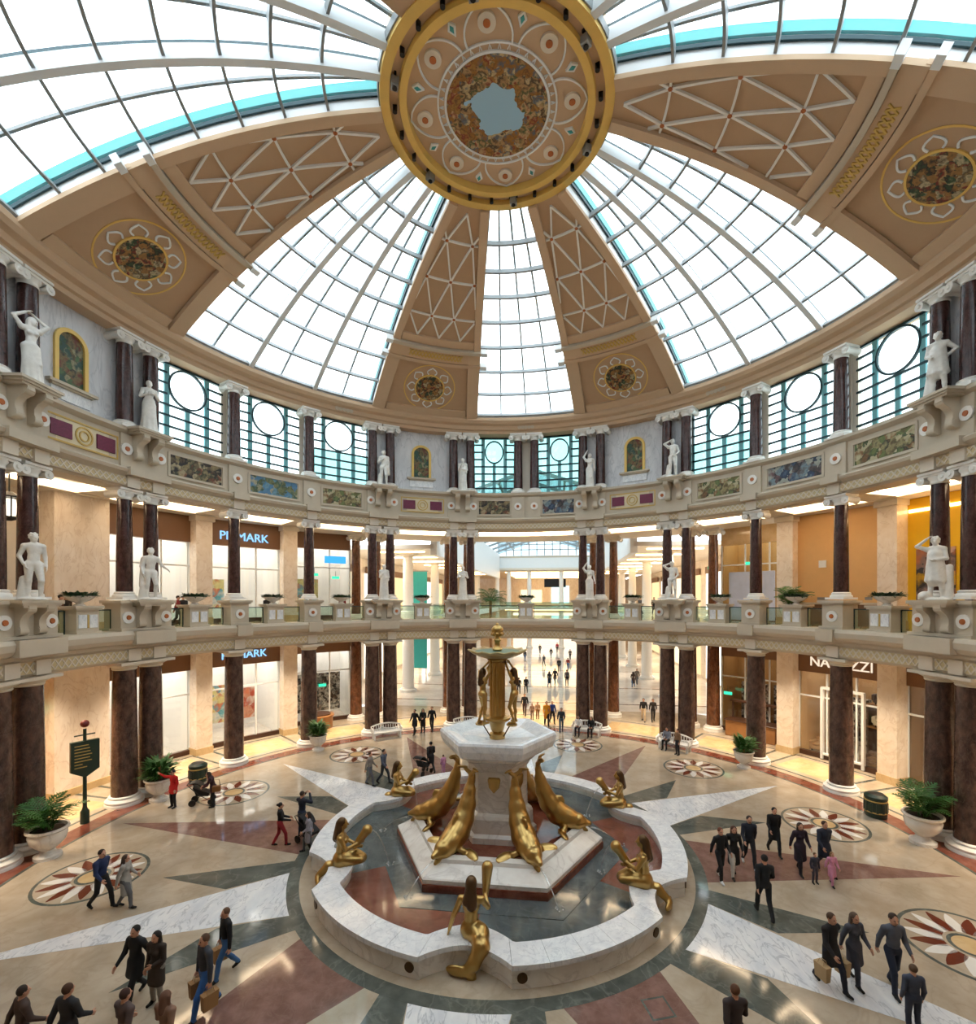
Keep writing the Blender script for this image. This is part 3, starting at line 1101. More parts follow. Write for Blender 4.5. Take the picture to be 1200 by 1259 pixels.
# ================================================================= organic modelling: blended solids polygonised as one surface
def sdf_mesh(name, prims, h, mats, k=.03):
    """prims: ('c',p0,r0,p1,r1,mat[,k]) tapered capsule, ('e',c,(rx,ry,rz),mat[,k[,rx_rot,rz_rot]]) ellipsoid"""
    bb = []
    for p in prims:
        if p[0] == 'c':
            a, b = np.array(p[1], float), np.array(p[3], float)
            bb.append((np.minimum(a - p[2], b - p[4]), np.maximum(a + p[2], b + p[4])))
        else:
            c = np.array(p[1], float)
            m = max(p[2]) if len(p) > 5 else np.array(p[2])
            bb.append((c - m, c + m))
    lo = np.min([b[0] for b in bb], 0) - 3 * h
    hi = np.max([b[1] for b in bb], 0) + 3 * h
    n = np.ceil((hi - lo) / h).astype(int) + 1
    D = np.full(n, 9.0, np.float32)
    I = np.zeros(n, np.int8)
    ax = [lo[i] + h * np.arange(n[i]) for i in range(3)]
    for p, (b0, b1) in zip(prims, bb):
        kk = k
        if p[0] == 'c' and len(p) > 6:
            kk = p[6]
        if p[0] == 'e' and len(p) > 4:
            kk = p[4]
        mg = kk + 2.5 * h
        i0 = np.maximum(np.floor((b0 - mg - lo) / h).astype(int), 0)
        i1 = np.minimum(np.ceil((b1 + mg - lo) / h).astype(int) + 1, n)
        sl = tuple(slice(i0[i], i1[i]) for i in range(3))
        X = ax[0][sl[0]][:, None, None]
        Y = ax[1][sl[1]][None, :, None]
        Z = ax[2][sl[2]][None, None, :]
        if p[0] == 'c':
            a, b = np.array(p[1], float), np.array(p[3], float)
            ab = b - a
            L = max((ab * ab).sum(), 1e-9)
            t = np.clip(((X - a[0]) * ab[0] + (Y - a[1]) * ab[1] + (Z - a[2]) * ab[2]) / L, 0, 1)
            d = np.sqrt((X - a[0] - t * ab[0]) ** 2 + (Y - a[1] - t * ab[1]) ** 2 + (Z - a[2] - t * ab[2]) ** 2) - (p[2] + (p[4] - p[2]) * t)
            mt = p[5]
        else:
            c, r = p[1], p[2]
            x, y, z = X - c[0], Y - c[1], Z - c[2]
            if len(p) > 5:
                rx, rz = p[5], p[6]
                cs, sn = math.cos(-rz), math.sin(-rz)
                x, y = x * cs - y * sn, x * sn + y * cs
                cs, sn = math.cos(-rx), math.sin(-rx)
                y, z = y * cs - z * sn, y * sn + z * cs
            q = np.sqrt((x / r[0]) ** 2 + (y / r[1]) ** 2 + (z / r[2]) ** 2)
            g = np.sqrt((x / r[0] ** 2) ** 2 + (y / r[1] ** 2) ** 2 + (z / r[2] ** 2) ** 2) + 1e-9
            d = q * (q - 1) / g
            d = np.maximum(d, -min(r))
            mt = p[3]
        o = D[sl]
        if kk > 1e-5:
            hh = np.maximum(kk - np.abs(o - d), 0) / kk
            new = np.minimum(o, d) - hh * hh * kk * .25
        else:
            new = np.minimum(o, d)
        II = I[sl]
        I[sl] = np.where(d < o, mt, II)
        D[sl] = new
    # surface nets
    s = D < 0
    cs_ = np.zeros(n - 1, np.int8)
    for dx in (0, 1):
        for dy in (0, 1):
            for dz in (0, 1):
                cs_ += s[dx:n[0] - 1 + dx, dy:n[1] - 1 + dy, dz:n[2] - 1 + dz]
    act = np.argwhere((cs_ > 0) & (cs_ < 8))
    idx = np.full(n - 1, -1, np.int32)
    idx[act[:, 0], act[:, 1], act[:, 2]] = np.arange(len(act))
    acc = np.zeros((len(act), 3))
    cnt = np.zeros(len(act))
    cor8 = [(a, b, c) for a in (0, 1) for b in (0, 1) for c in (0, 1)]
    for p in cor8:
        for axi in range(3):
            if p[axi]:
                continue
            q = list(p)
            q[axi] = 1
            va = D[act[:, 0] + p[0], act[:, 1] + p[1], act[:, 2] + p[2]]
            vb = D[act[:, 0] + q[0], act[:, 1] + q[1], act[:, 2] + q[2]]
            m = (va < 0) != (vb < 0)
            t = np.where(m, va / np.where(m, va - vb, 1), 0)
            pos = np.tile(np.array(p, float), (len(act), 1))
            pos[:, axi] += t
            acc[m] += pos[m]
            cnt[m] += 1
    V = lo + h * (act + acc / np.maximum(cnt, 1)[:, None])
    quads, mids = [], []
    for axi in range(3):
        o1, o2 = [(1, 2), (2, 0), (0, 1)][axi]
        sa = [slice(None)] * 3
        sb = [slice(None)] * 3
        sa[axi] = slice(0, -1)
        sb[axi] = slice(1, None)
        ch = np.argwhere(s[tuple(sa)] != s[tuple(sb)])
        ch = ch[(ch[:, o1] > 0) & (ch[:, o2] > 0)]
        e1 = np.zeros(3, int)
        e1[o1] = 1
        e2 = np.zeros(3, int)
        e2[o2] = 1
        g = [idx[tuple((ch - a).T)] for a in (e1 + e2, e2, 0 * e1, e1)]
        q = np.stack(g, 1)
        ins = s[tuple(ch.T)]
        q[~ins] = q[~ins][:, ::-1]
        quads.append(q)
        mids.append(I[tuple(ch.T)])
    Q = np.concatenate(quads)
    Mi = np.concatenate(mids)
    ok = (Q >= 0).all(1)
    Q, Mi = Q[ok], Mi[ok]
    me = bpy.data.meshes.new(name)
    me.vertices.add(len(V))
    me.vertices.foreach_set('co', V.ravel())
    me.loops.add(len(Q) * 4)
    me.loops.foreach_set('vertex_index', Q.ravel().astype(np.int32))
    me.polygons.add(len(Q))
    me.polygons.foreach_set('loop_start', np.arange(0, len(Q) * 4, 4, dtype=np.int32))
    for m in mats:
        me.materials.append(m)
    me.polygons.foreach_set('material_index', Mi.astype(np.int32))
    me.polygons.foreach_set('use_smooth', np.ones(len(Q), bool))
    me.update(calc_edges=True)
    return me


def vv(*a):
    return np.array(a, float)


def hand_prims(w, el, mat, inward, curl=.6):
    """palm, four fingers of unequal length and a thumb leaving the side of the palm"""
    w, el = np.array(w, float), np.array(el, float)
    d = w - el
    d /= np.linalg.norm(d)
    sp = vv(0, -1, 0) if abs(d[1]) < .75 else vv(0, 0, 1)
    sp = sp - d * sp.dot(d)
    sp /= np.linalg.norm(sp)
    nm = np.array(inward, float)
    nm = nm - d * nm.dot(d) - sp * nm.dot(sp)
    nm = nm / (np.linalg.norm(nm) + 1e-9)
    out = []
    for i, (o, ln) in enumerate(((.031, .07), (.010, .08), (-.011, .075), (-.031, .058))):
        b = w + d * .085 + sp * o
        out.append(('c', w + d * .01 + sp * o * .6, .016, b, .015, mat, .012))
        m = b + d * ln * .55 + nm * ln * .25 * curl
        out.append(('c', b, .0125, m, .0115, mat, .002))
        out.append(('c', m, .0115, m + d * ln * .35 + nm * ln * .5 * curl, .010, mat, .002))
    t0 = w + d * .025 + sp * .03
    t1 = t0 + sp * .035 + d * .03 + nm * .01
    out.append(('c', t0, .016, t1, .014, mat, .008))
    out.append(('c', t1, .0135, t1 + d * .04 + sp * .006 + nm * .012, .011, mat, .002))
    return out


J0 = dict(pel=(0, .01, .95), wai=(0, 0, 1.1), che=(0, 0, 1.29), nec=(0, .01, 1.46), hea=(0, -.015, 1.62),
          sl=(.175, .01, 1.40), el=(.225, .03, 1.12), wl=(.235, -.05, .88), sr=(-.175, .01, 1.40), er=(-.225, .03, 1.12), wr=(-.235, -.05, .88),
          hl=(.09, .01, .92), kl=(.10, -.02, .50), al=(.105, .02, .09), tl=(.12, -.13, .035), hr=(-.09, .01, .92), kr=(-.10, -.02, .50), ar=(-.105, .02, .09), tr=(-.12, -.13, .035))
# material slots: 0 skin 1 top 2 trousers 3 hair 4 shoes 5 dark detail 6 lips


def human(J=None, nude=False, coat=0.0, hair='short', fem=False, sleeve=True, hands=True, mats6=True, turn=0.0):
    j = dict(J0)
    j.update(J or {})
    j = {k: np.array(v, float) for k, v in j.items()}
    T, B, K, H, F, E, L = (0,) * 7 if nude else (1, 2, 0, 3, 4, 5, 6)
    pr = []
    cx = .15 if not fem else .135
    w = 0 if nude else .015
    pr.append(('e', j['che'] + vv(0, .005, .02), (cx + w, .105 + w, .19), T, .05))
    pr.append(('e', j['wai'], ((.125 if not fem else .105) + w, .092 + w, .15), T, .05))
    pr.append(('e', j['pel'] + vv(0, .01, -.01), (.155 + (.015 if fem else 0), .115, .125), B if not coat else T, .05))
    if fem:
        for s in (-1, 1):
            pr.append(('e', j['che'] + vv(s * .065, -.085, .0), (.058, .05, .055), T, .03))
    for s, n in ((1, 'l'), (-1, 'r')):
        sh, e, wr = j['s' + n], j['e' + n], j['w' + n]
        pr.append(('c', j['che'] + vv(s * .06, .01, .13), .075, sh, .062 + w * .6, T, .04))
        pr.append(('c', sh, .056 + w, e, .042 + w, T if sleeve else 0, .02))
        pr.append(('c', e, .042 + w, wr, .028 + w * .7, T if sleeve else 0, .02))
        hp, kn, an, to = j['h' + n], j['k' + n], j['a' + n], j['t' + n]
        pr.append(('c', hp, .093, kn, .058 + w * .5, B, .03))
        pr.append(('c', kn, .057 + w * .5, (kn + an) / 2 + (vv(0, .02, .02) if not w else 0), .052 + w * .6, B, .02))
        pr.append(('c', (kn + an) / 2, .05 + w * .6, an, .036 + w, B, .02))
        hl = an + vv(0, .03, -.045)
        hl[2] = max(hl[2], to[2] + .005)
        pr.append(('c', hl, .038, to, .034, F, .02))
        pr.append(('c', an, .038, (hl + to) / 2, .04, F, .02))
    pr.append(('c', j['nec'] + vv(0, .01, -.04), .055, j['hea'] + vv(0, .015, -.06), .05, K, .03))
    hd = j['hea']
    ct, st = math.cos(turn), math.sin(turn)

    def hp_(x, y, z):
        return hd + vv(x * ct - y * st, x * st + y * ct, z)
    pr.append(('e', hd, (.078, .094, .115), K, .015, 0.0, turn))
    pr.append(('e', hp_(0, -.025, -.055), (.056, .066, .062), K, .02, 0.0, turn))
    pr.append(('c', hp_(0, -.09, .012), .011, hp_(0, -.112, -.025), .016, K, .012))
    for s in (-1, 1):
        pr.append(('e', hp_(s * .08, .008, -.005), (.014, .022, .032), K, .008, 0.0, turn))
        pr.append(('e', hp_(s * .032, -.082, .012), (.013, .012, .009), E, .002, 0.0, turn))
    pr.append(('e', hp_(0, -.085, -.062), (.024, .014, .008), L, .003, 0.0, turn))
    if hair:
        pr.append(('e', hp_(0, .022, .035), (.09, .093, .098), H, .008, 0.0, turn))
        if hair == 'long':
            pr.append(('c', hp_(0, .05, .0), .085, hp_(0, .09, -.22), .075, H, .03))
            for s in (-1, 1):
                pr.append(('c', hp_(s * .075, .02, .03), .035, hp_(s * .09, .02, -.18), .03, H, .02))
        if hair == 'bun':
            pr.append(('e', hp_(0, .12, .05), (.05, .05, .05), H, .02))
        if hair == 'curl':
            for i in range(22):
                t = i * 2.4
                q = i / 21
                z = .125 - .15 * q
                rr = .085 * math.sqrt(max(0, 1 - ((z - .03) / .105) ** 2))
                if -math.sin(t) * rr > .045 and z < .05:
                    continue
                pr.append(('e', hp_(rr * math.cos(t), .022 + rr * math.sin(t), z), (.028, .028, .028), H, .012))
        if hair == 'cap':
            pr.append(('e', hp_(0, -.09, .06), (.07, .07, .014), H, .01))
    if hands:
        for s, n in ((1, 'l'), (-1, 'r')):
            pr += hand_prims(j['w' + n], j['e' + n], K, (-s, 0, 0))
    if coat:
        z1 = .95 - coat
        mid = (j['kl'] + j['kr']) / 2
        mid = vv(mid[0] * .5, mid[1] * .5 + .01, 0)
        for s in (-1, 1):
            pr.append(('c', j['pel'] + vv(s * .06, 0, 0), .115, vv(s * .09, mid[1], z1), .115, T, .06))
        pr.append(('c', j['pel'], .13, vv(0, mid[1], z1), .12, T, .06))
    return pr


def mirror(pr):
    out = []
    for p in pr:
        p = list(p)
        p[1] = np.array(p[1], float) * vv(-1, 1, 1)
        if p[0] == 'c':
            p[3] = np.array(p[3], float) * vv(-1, 1, 1)
        elif len(p) > 6:
            p[6] = -p[6]
        out.append(tuple(p))
    return out


# ================================================================= columns
def column_set(h, r, shaft_mat, ionic=True):
    hb, hc = (.36, .5) if ionic else (.42, .38)
    b = MB()
    if ionic:
        b.box((0, 0, .05), (2.9 * r, 2.9 * r, .1))
        b.lathe([(1.42 * r, .1), (1.45 * r, .16), (1.38 * r, .21), (1.2 * r, .25), (1.26 * r, .31), (1.05 * r, .36)], 24)
    else:
        b.lathe([(1.46 * r, 0), (1.46 * r, .1), (1.4 * r, .13), (1.44 * r, .22), (1.32 * r, .28), (1.14 * r, .32), (1.18 * r, .39), (1.03 * r, .43)], 32)
    base = b.mesh('base', white_st, 50)
    s = []
    for i in range(9):
        t = i / 8
        s.append((r * (1 - .13 * t ** 1.6), hb - .02 + (h - hb - hc + .04) * t))
    if not ionic and shaft_mat is not white_st:      # drum joints
        o = []
        for i, (rr, z) in enumerate(s):
            if i in (2, 4, 6):
                o += [(rr, z - .015), (rr - .02, z - .012), (rr - .02, z + .012), (rr, z + .015)]
            else:
                o.append((rr, z))
        s = o
    shaft = MB().lathe(s, 28).mesh('shaft', shaft_mat, 50)
    c = MB()
    z = h - hc
    if ionic:
        c.lathe([(.9 * r, z), (.96 * r, z + .04), (.9 * r, z + .08), (.92 * r, z + .16), (1.15 * r, z + .26), (1.1 * r, z + .34)], 24)
        c.box((0, 0, z + .36), (2.9 * r, 2.3 * r, .1))
        c.box((0, 0, z + .45), (3.3 * r, 2.7 * r, .1))
        vo = MB().tube([(0, -1.2 * r, 0), (0, -.6 * r, 0), (0, .6 * r, 0), (0, 1.2 * r, 0)], [.19, .14, .14, .19], 14)
        for y in (-1, 1):
            vo.tube([(0, y * 1.2 * r, 0), (0, y * 1.32 * r, 0)], [.09, .06], 10)
        vo = (vo.mesh('volute', white_st, 50), 1.42 * r, z + .2)
    else:
        c.lathe([(.88 * r, z), (.96 * r, z + .05), (.92 * r, z + .09), (1.0 * r, z + .14), (1.28 * r, z + .22), (1.3 * r, z + .27)], 28)
        c.box((0, 0, z + .32), (2.75 * r, 2.75 * r, .12))
    cap = c.mesh('capital', white_st if ionic else stone_lt, 50)
    return base, shaft, cap, (vo if ionic else None)


def column(ms, loc, rz, label, group, name='marble_column'):
    e = empty(name, loc, rz)
    for nm, me in zip(('base', 'shaft', 'capital'), ms):
        o = put(nm, me, e)
    if ms[3]:
        for x in (-1, 1):
            put('volute', ms[3][0], o, (x * ms[3][1], 0, ms[3][2]))
    return tag(e, label, 'column', group)


PN = {-99.4: 'directory sign pair', -81.9: 'peach marble wall pair', -34.6: 'dark stocked shop pair', -15.55: 'teal banner pair', 15.55: 'occupied bench pair', 34.6: 'kiosk pair', 81.9: 'yellow shop pair', 99.4: 'pair past the yellow shop',
      -65.4: 'between the two white-lit shops', -50.5: 'between lettered shop and dark shop', 50.5: 'between kiosk and furniture shop', 65.4: 'between furniture shop and yellow shop'}


def whichcol(a):
    if a in PN:
        return 'standing single ' + PN[a]
    p = min(PAIRS, key=lambda q: abs(q - a))
    return ('mall-side one of the ' if abs(a) < abs(p) else 'outer one of the ') + PN[p]


UP = column_set(4.45, .35, redmar)
GA = column_set(5.15, .33, redmar)
GR = column_set(6.6, .52, redmar_g, False)
G2 = column_set(6.6, .46, brnmar, False)
GB = column_set(6.65, .36, brnmar)
for a in allcols + [-2.0, 2.0]:
    if abs(a) < 5:
        column(UP, P(RC, a, 17.45), face(a), 'dark red drum column between the two narrow teal windows, %s' % ('brown mosaic side' if a < 0 else 'blue-grey mosaic side'), 'columns of the drum storey')
        continue
    column(UP, P(RC, a, 17.45), face(a), 'dark red drum column with scroll capital, ' + whichcol(a), 'columns of the drum storey')
    column(GA, P(RC, a, 9.5), face(a), 'slim dark red gallery column, ' + whichcol(a), 'gallery columns')
    column(GR, P(RC, a, 0.0), face(a), 'stout brown-red ground floor column, ' + whichcol(a), 'ground columns')
for p in (-34.6, -15.55, 15.55, 34.6):
    for s in (-1, 1):
        a = p + s * DC
        column(G2, P(22.7, a, 0), face(a), 'warm brown rear column on the ground floor behind the ' + whichcol(a), 'rear ground columns')
        column(GB, P(22.7, a, 8.0), face(a), 'warm brown rear column on the gallery behind the ' + whichcol(a), 'rear gallery columns')

# ================================================================= gallery balustrade
plaq = MB().box((0, 0, 0), (.36, .04, .56), bev=.008).mesh('plaque', wmar)
plaqg = MB().box((0, 0, 0), (.05, .05, .56)).mesh('gilt_strip', goldpat)
paircap = None
for a in PAIRS:
    e = empty('pedestal', P(17.75, a, 8.05), face(a))
    MB().box((0, .05, .6), (2.5, 1.0, 1.2)).box((0, 0, .06), (2.65, 1.2, .12)).build('block', stone, e)
    MB().box((0, .03, 1.24), (2.6, 1.15, .08)).box((0, .03, 1.34), (2.75, 1.3, .13)).build('cap', stone, e)
    for s in (-1, 1):
        put('medallion_dot', rosd, put('medallion', rosw, e, (s * .93, -.46, .62)))
        put('scroll_bracket', scrollm, e, (s * .38, -.42, 1.25), 0, sc=(1, .75, .95))
    put('console_slab', slabm, e, (0, -.42, 1.22), 0, sc=(1, .7, 1))
    tag(e, 'broad beige balcony pedestal with scroll brackets under the ' + PN[a], 'pedestal', 'broad gallery pedestals')
for a in SINGLES:
    e = empty('pedestal', P(17.75, a, 8.05), face(a))
    MB().box((0, .05, .6), (1.05, 1.0, 1.2)).box((0, 0, .06), (1.2, 1.2, .12)).build('block', stone, e)
    MB().box((0, .03, 1.24), (1.2, 1.15, .08)).box((0, .03, 1.34), (1.35, 1.3, .13)).build('cap', stone, e)
    put('medallion_dot', rosd, put('medallion', rosw, e, (0, -.46, .62)))
    tag(e, 'beige pedestal with one medallion under the column ' + PN[a], 'pedestal', 'single column pedestals')
BAYS = [(-97.35, -83.95), (-79.85, -65.4), (-65.4, -50.5), (-50.5, -36.65), (-32.55, -17.6), (-13.5, 13.5), (17.6, 32.55), (36.65, 50.5), (50.5, 65.4), (65.4, 79.85), (83.95, 97.35)]
bowl_m = MB().lathe([(.2, 0), (.2, .05), (.12, .09), (.14, .14), (.36, .24), (.5, .36), (.54, .42), (.5, .43), (.44, .36), (.05, .3)], 28).mesh('bowl', fmar, 50)


def leaf_mesh(name, mat, n, spread, height, ll, lw, seed, droop=.3):
    """tuft of bent leaf blades"""
    rd = random.Random(seed)
    m = MB()
    for i in range(n):
        t = rd.uniform(0, 2 * pi)
        rr = spread * math.sqrt(rd.random()) * .75
        b = Vector((rr * math.cos(t), rr * math.sin(t), rd.uniform(0, height * .35)))
        t += rd.uniform(-.6, .6)
        d = Vector((math.cos(t), math.sin(t), 0))
        el = rd.uniform(.15, 1.2)
        L = ll * rd.uniform(.7, 1.2)
        sd = Vector((-d.y, d.x, 0))
        prev = None
        pts = []
        for q in range(4):
            s = q / 3
            c = b + d * (L * s * math.cos(el)) + Vector((0, 0, L * (s * math.sin(el) - droop * s * s)))
            wd = lw * math.sin(pi * min(.97, s * .75 + .2)) * (1 if q < 3 else .15)
            pts.append((c - sd * wd, c + sd * wd + Vector((0, 0, .01))))
        vs = [p for pr in pts for p in pr]
        m.add(vs, [(0, 1, 3, 2), (2, 3, 5, 4), (4, 5, 7, 6)])
    return m.mesh(name, mat)


fol = leaf_mesh('foliage', leaf_dk, 260, .68, .3, .3, .05, 3, .4)
bay_names = ['beside the peach marble wall', 'before the plain white shop windows', 'before the lit blue shop sign', 'beside the dark kiosk opening', 'before the white mall columns by the teal banner', 'in the middle of the mall opening',
             'before the white mall columns by the seated crowd', 'before the green exit signs', 'before the first orange hoarding panel', 'before the cream pillar and orange hoarding', 'beside the yellow poster wall']
for (a0, a1), nm in zip(BAYS, bay_names):
    ac = (a0 + a1) / 2
    e = empty('planter_pedestal', P(17.8, ac, 8.05), face(ac))
    MB().box((0, .05, .5), (1.0, .8, 1.0)).box((0, .02, .05), (1.1, .9, .1)).build('block', stone, e)
    MB().box((0, .05, 1.03), (1.16, .96, .08)).box((0, .05, 1.12), (1.28, 1.05, .1)).build('cap', stone, e)
    for s in (-1, 1):
        put('plaque', plaq, e, (s * .24, -.36, .52))
    put('gilt_strip', plaqg, e, (0, -.355, .52))
    tag(e, 'beige planter pedestal with twin white plaques ' + nm, 'pedestal', 'planter pedestals')
    b = empty('planter_bowl', P(17.85, ac, 9.22), face(ac))
    put('bowl', bowl_m, b)
    put('foliage', fol, b, (0, 0, .38), random.uniform(0, 6))
    tag(b, 'shallow marble bowl of low green foliage ' + nm, 'planter', 'planter bowls on the gallery')
    # glass balustrade panels either side of the planter pedestal
    for (g0, g1) in ((a0 + 1.95, ac - 1.8), (ac + 1.8, a1 - 1.95)):
        if g1 - g0 < .8:
            continue
        gm = (g0 + g1) / 2
        g = empty('glass_balustrade', P(17.95, gm, 8.05), face(gm))
        MB().arc(17.94, 17.965, g0, g1, 8.08, 9.0).build('glass_panel', rail_m, g, world=True)
        MB().arc(17.92, 17.985, g0, g1, 9.0, 9.05).build('handrail', iron, g, world=True)
        for q in (g0, g1):
            MB().box(P(17.95, q, 8.55), (.04, .04, 1.0)).build('post', iron, g, world=True)
        tag(g, 'glass balustrade panel ' + nm + (', mall side' if abs(gm) < abs(ac) else (', outer side' if ac else (', banner half' if gm < 0 else ', bench half'))), 'balustrade', 'glass balustrade panels')

# ================================================================= statues
DR = 0


def drape(z0, z1, r0, r1, dx=0.0, dy=0.0):
    """skirt of folds"""
    pr = []
    for i in range(9):
        t = 2 * pi * i / 9 + .3
        pr.append(('c', (r0 * .55 * math.cos(t), r0 * .45 * math.sin(t), z0), .05, (dx + r1 * math.cos(t), dy + r1 * .8 * math.sin(t), z1), .055, 0, .05))
    pr.append(('c', (0, 0, z0), r0 * .8, (dx, dy, z1), r1 * .85, 0, .05))
    return pr


stump = [('c', (-.2, .1, .0), .12, (-.17, .09, .55), .08, 0, .05), ('e', (0, .0, .03), (.3, .24, .06), 0, .03)]
plin = [('e', (0, .0, .02), (.3, .24, .06), 0, .03)]
contra = dict(kl=(.13, -.1, .51), al=(.14, .05, .09), tl=(.17, -.1, .035), pel=(-.02, .01, .95), che=(.015, 0, 1.29), nec=(.01, .01, 1.46))
ST = {
    'raised': human(dict(contra, er=(-.34, .0, 1.62), wr=(-.1, .02, 1.82), el=(.33, -.02, 1.6), wl=(.1, .04, 1.78), hea=(.03, -.02, 1.6)), True, fem=True, hair='long', turn=.5) + drape(.93, .1, .17, .17, .03) + plin,
    'forward': human(dict(el=(.25, -.06, 1.15), wl=(.12, -.27, 1.22), er=(-.25, -.06, 1.15), wr=(-.05, -.28, 1.2)), True, fem=True, hair='bun') + drape(1.05, .06, .17, .2) + [('e', (.03, -.3, 1.25), (.12, .08, .07), 0, .03)] + plin,
    'chest': human(dict(contra, er=(-.25, -.04, 1.14), wr=(-.03, -.17, 1.28)), True, hair='curl') + [('c', (.2, .02, 1.4), .05, (.24, .06, .6), .06, 0, .05), ('c', (.2, .0, 1.2), .06, (-.1, -.08, .85), .05, 0, .05)] + stump,
    'draped': human(dict(el=(.22, -.03, 1.12), wl=(.08, -.18, 1.1), er=(-.2, -.02, 1.12), wr=(-.06, -.2, 1.3)), True, fem=True, hair='bun') + drape(1.2, .05, .17, .19) + [('c', (-.16, .0, 1.4), .06, (.16, -.06, 1.0), .07, 0, .05)] + plin,
    'armup': human(dict(contra, er=(-.3, -.02, 1.58), wr=(-.16, -.04, 1.8), wl=(.27, -.08, .93)), True, fem=True, hair='bun', turn=-.4) + drape(.98, .08, .16, .15, .02) + plin,
    'head': human(dict(contra, er=(-.36, -.04, 1.56), wr=(-.13, -.08, 1.66), el=(.26, .0, 1.14), wl=(.12, -.12, 1.0)), True, hair='curl', turn=.4) + stump,
    'tunic': human(dict(contra, el=(.37, .06, 1.2), wl=(.17, .0, 1.03), er=(-.23, -.02, 1.12), wr=(-.16, -.16, 1.04)), True, hair='curl') + [p for p in drape(1.2, .62, .19, .19)] + [('c', (.17, .02, 1.4), .06, (-.1, -.08, 1.08), .06, 0, .04)] + stump,
    'stump': human(dict(contra, er=(-.27, .03, 1.14), wr=(-.2, -.06, .93)), True, hair='curl', turn=.3) + stump,
    'reach': human(dict(contra, el=(.32, -.03, 1.17), wl=(.42, -.16, 1.05), er=(-.26, .03, 1.13)), True, hair='curl') + [('c', (-.2, .05, 1.35), .06, (-.24, .08, .5), .06, 0, .05)] + stump,
    'shade': human(dict(contra, er=(-.38, -.06, 1.5), wr=(-.16, -.12, 1.68), el=(.24, -.04, 1.13), wl=(.05, -.17, 1.1)), True, hair='curl') + drape(1.25, .55, .18, .18) + [('c', (.28, .06, .9), .07, (.26, .06, .05), .09, 0, .05), ('e', (-.22, -.05, .12), (.14, .2, .13), 0, .05)] + plin,
}


def fat(pr, g):
    """fuller limbs for carved figures; fingers stay slim"""
    return [(p[0], p[1], p[2] * g, p[3], p[4] * g) + tuple(p[5:]) if p[0] == 'c' and p[2] > .025 else p for p in pr]


ST = {k: sdf_mesh('statue_' + k, fat(v, 1.14), .0145, [statue_m], .025) for k, v in ST.items()}


def statue(kind, r, a, z, label, turn=0.0, mirrored=False):
    o = put('marble_statue', ST[kind], None, P(r, a, z), face(a) + turn, sc=1.42)
    return tag(o, label, 'statue', 'white marble statues')


ZU = 17.45
statue('raised', 17.2, -99.4, ZU, 'white statue with both arms raised on the drum console above the directory sign', -.5)
statue('forward', 17.2, -81.9, ZU, 'white draped statue holding a bundle forward on the drum console beside an iron grid window', -.5)
statue('chest', 17.2, -34.6, ZU, 'white male statue with hand on chest on the drum console beside a green-lit window', -.3)
statue('draped', 17.2, -15.55, ZU, 'white fully draped statue on the drum console beside the brown mosaic narrow window', -.2)
statue('armup', 17.2, 15.55, ZU, 'white half-draped statue, one arm up, on the drum console beside a narrow teal window', 0)
statue('head', 17.2, 34.6, ZU, 'white nude statue with hand at its head on a drum console', .3)
statue('tunic', 17.2, 81.9, ZU, 'white statue in a short tunic, hand on hip, on a drum console', .7)
ZG = 9.47
statue('stump', 17.1, -99.4, ZG, 'white nude male statue beside a tree stump on the pedestal by the hanging lantern', -.7)
statue('reach', 17.1, -81.9, ZG, 'white nude male statue reaching one arm out on the pedestal by the peach marble wall', -.4)
statue('draped', 17.1, -34.6, ZG, 'white draped statue on the gallery pedestal nearest the blue sign of the dark kiosk', -.1)
statue('forward', 17.1, -15.55, ZG, 'white draped statue with bent arms on the gallery pedestal nearest the teal banner', 0)
statue('armup', 17.1, 15.55, ZG, 'slim white statue, one arm raised, on the gallery pedestal by the mall opening', .2)
statue('head', 17.1, 34.6, ZG, 'white nude statue with hand to face on the gallery pedestal beside the green exit signs', .4)
statue('shade', 17.1, 81.9, ZG, 'white statue in a knee tunic shading its eyes on the pedestal before the yellow wall', .6)

# ================================================================= fountain
fslate = marble('slate_pool_stone', '#4e5458', '#676d70', '#858b8c', 1.5, .15, .3)
fpool = marble('red_pool_stone', '#7c4438', '#96584a', '#a87264', 2.0, .15, .25)
ftn = empty('fountain', (0, 0, 0))
tag(ftn, 'lobed white marble fountain with hexagonal plinth and tall pedestal', 'fountain')


def notch(d, r, w=10.0, dep=.66):
    d = (d + 30) % 60 - 30
    return r - (dep * max(0, math.cos(pi / 2 * d / w)) ** .8 if abs(d) < w else 0)


def wallstrip(angs, ro, ri, z0, z1):
    m = MB()
    vs = []
    for a in angs:
        vs += [P(ri(a), a, z0), P(ro(a), a, z0), P(ro(a), a, z1), P(ri(a), a, z1)]
    n = len(angs) - 1
    full = abs(angs[-1] - angs[0] - 360) < 1e-6
    fs = []
    for i in range(n):
        for k in range(4):
            l = (k + 1) % 4
            fs.append((4 * i + k, 4 * i + 4 + k, 4 * i + 4 + l, 4 * i + l))
    if not full:
        fs += [(0, 1, 2, 3), (4 * n + 3, 4 * n + 2, 4 * n + 1, 4 * n)]
    m.add(vs, fs)
    return m


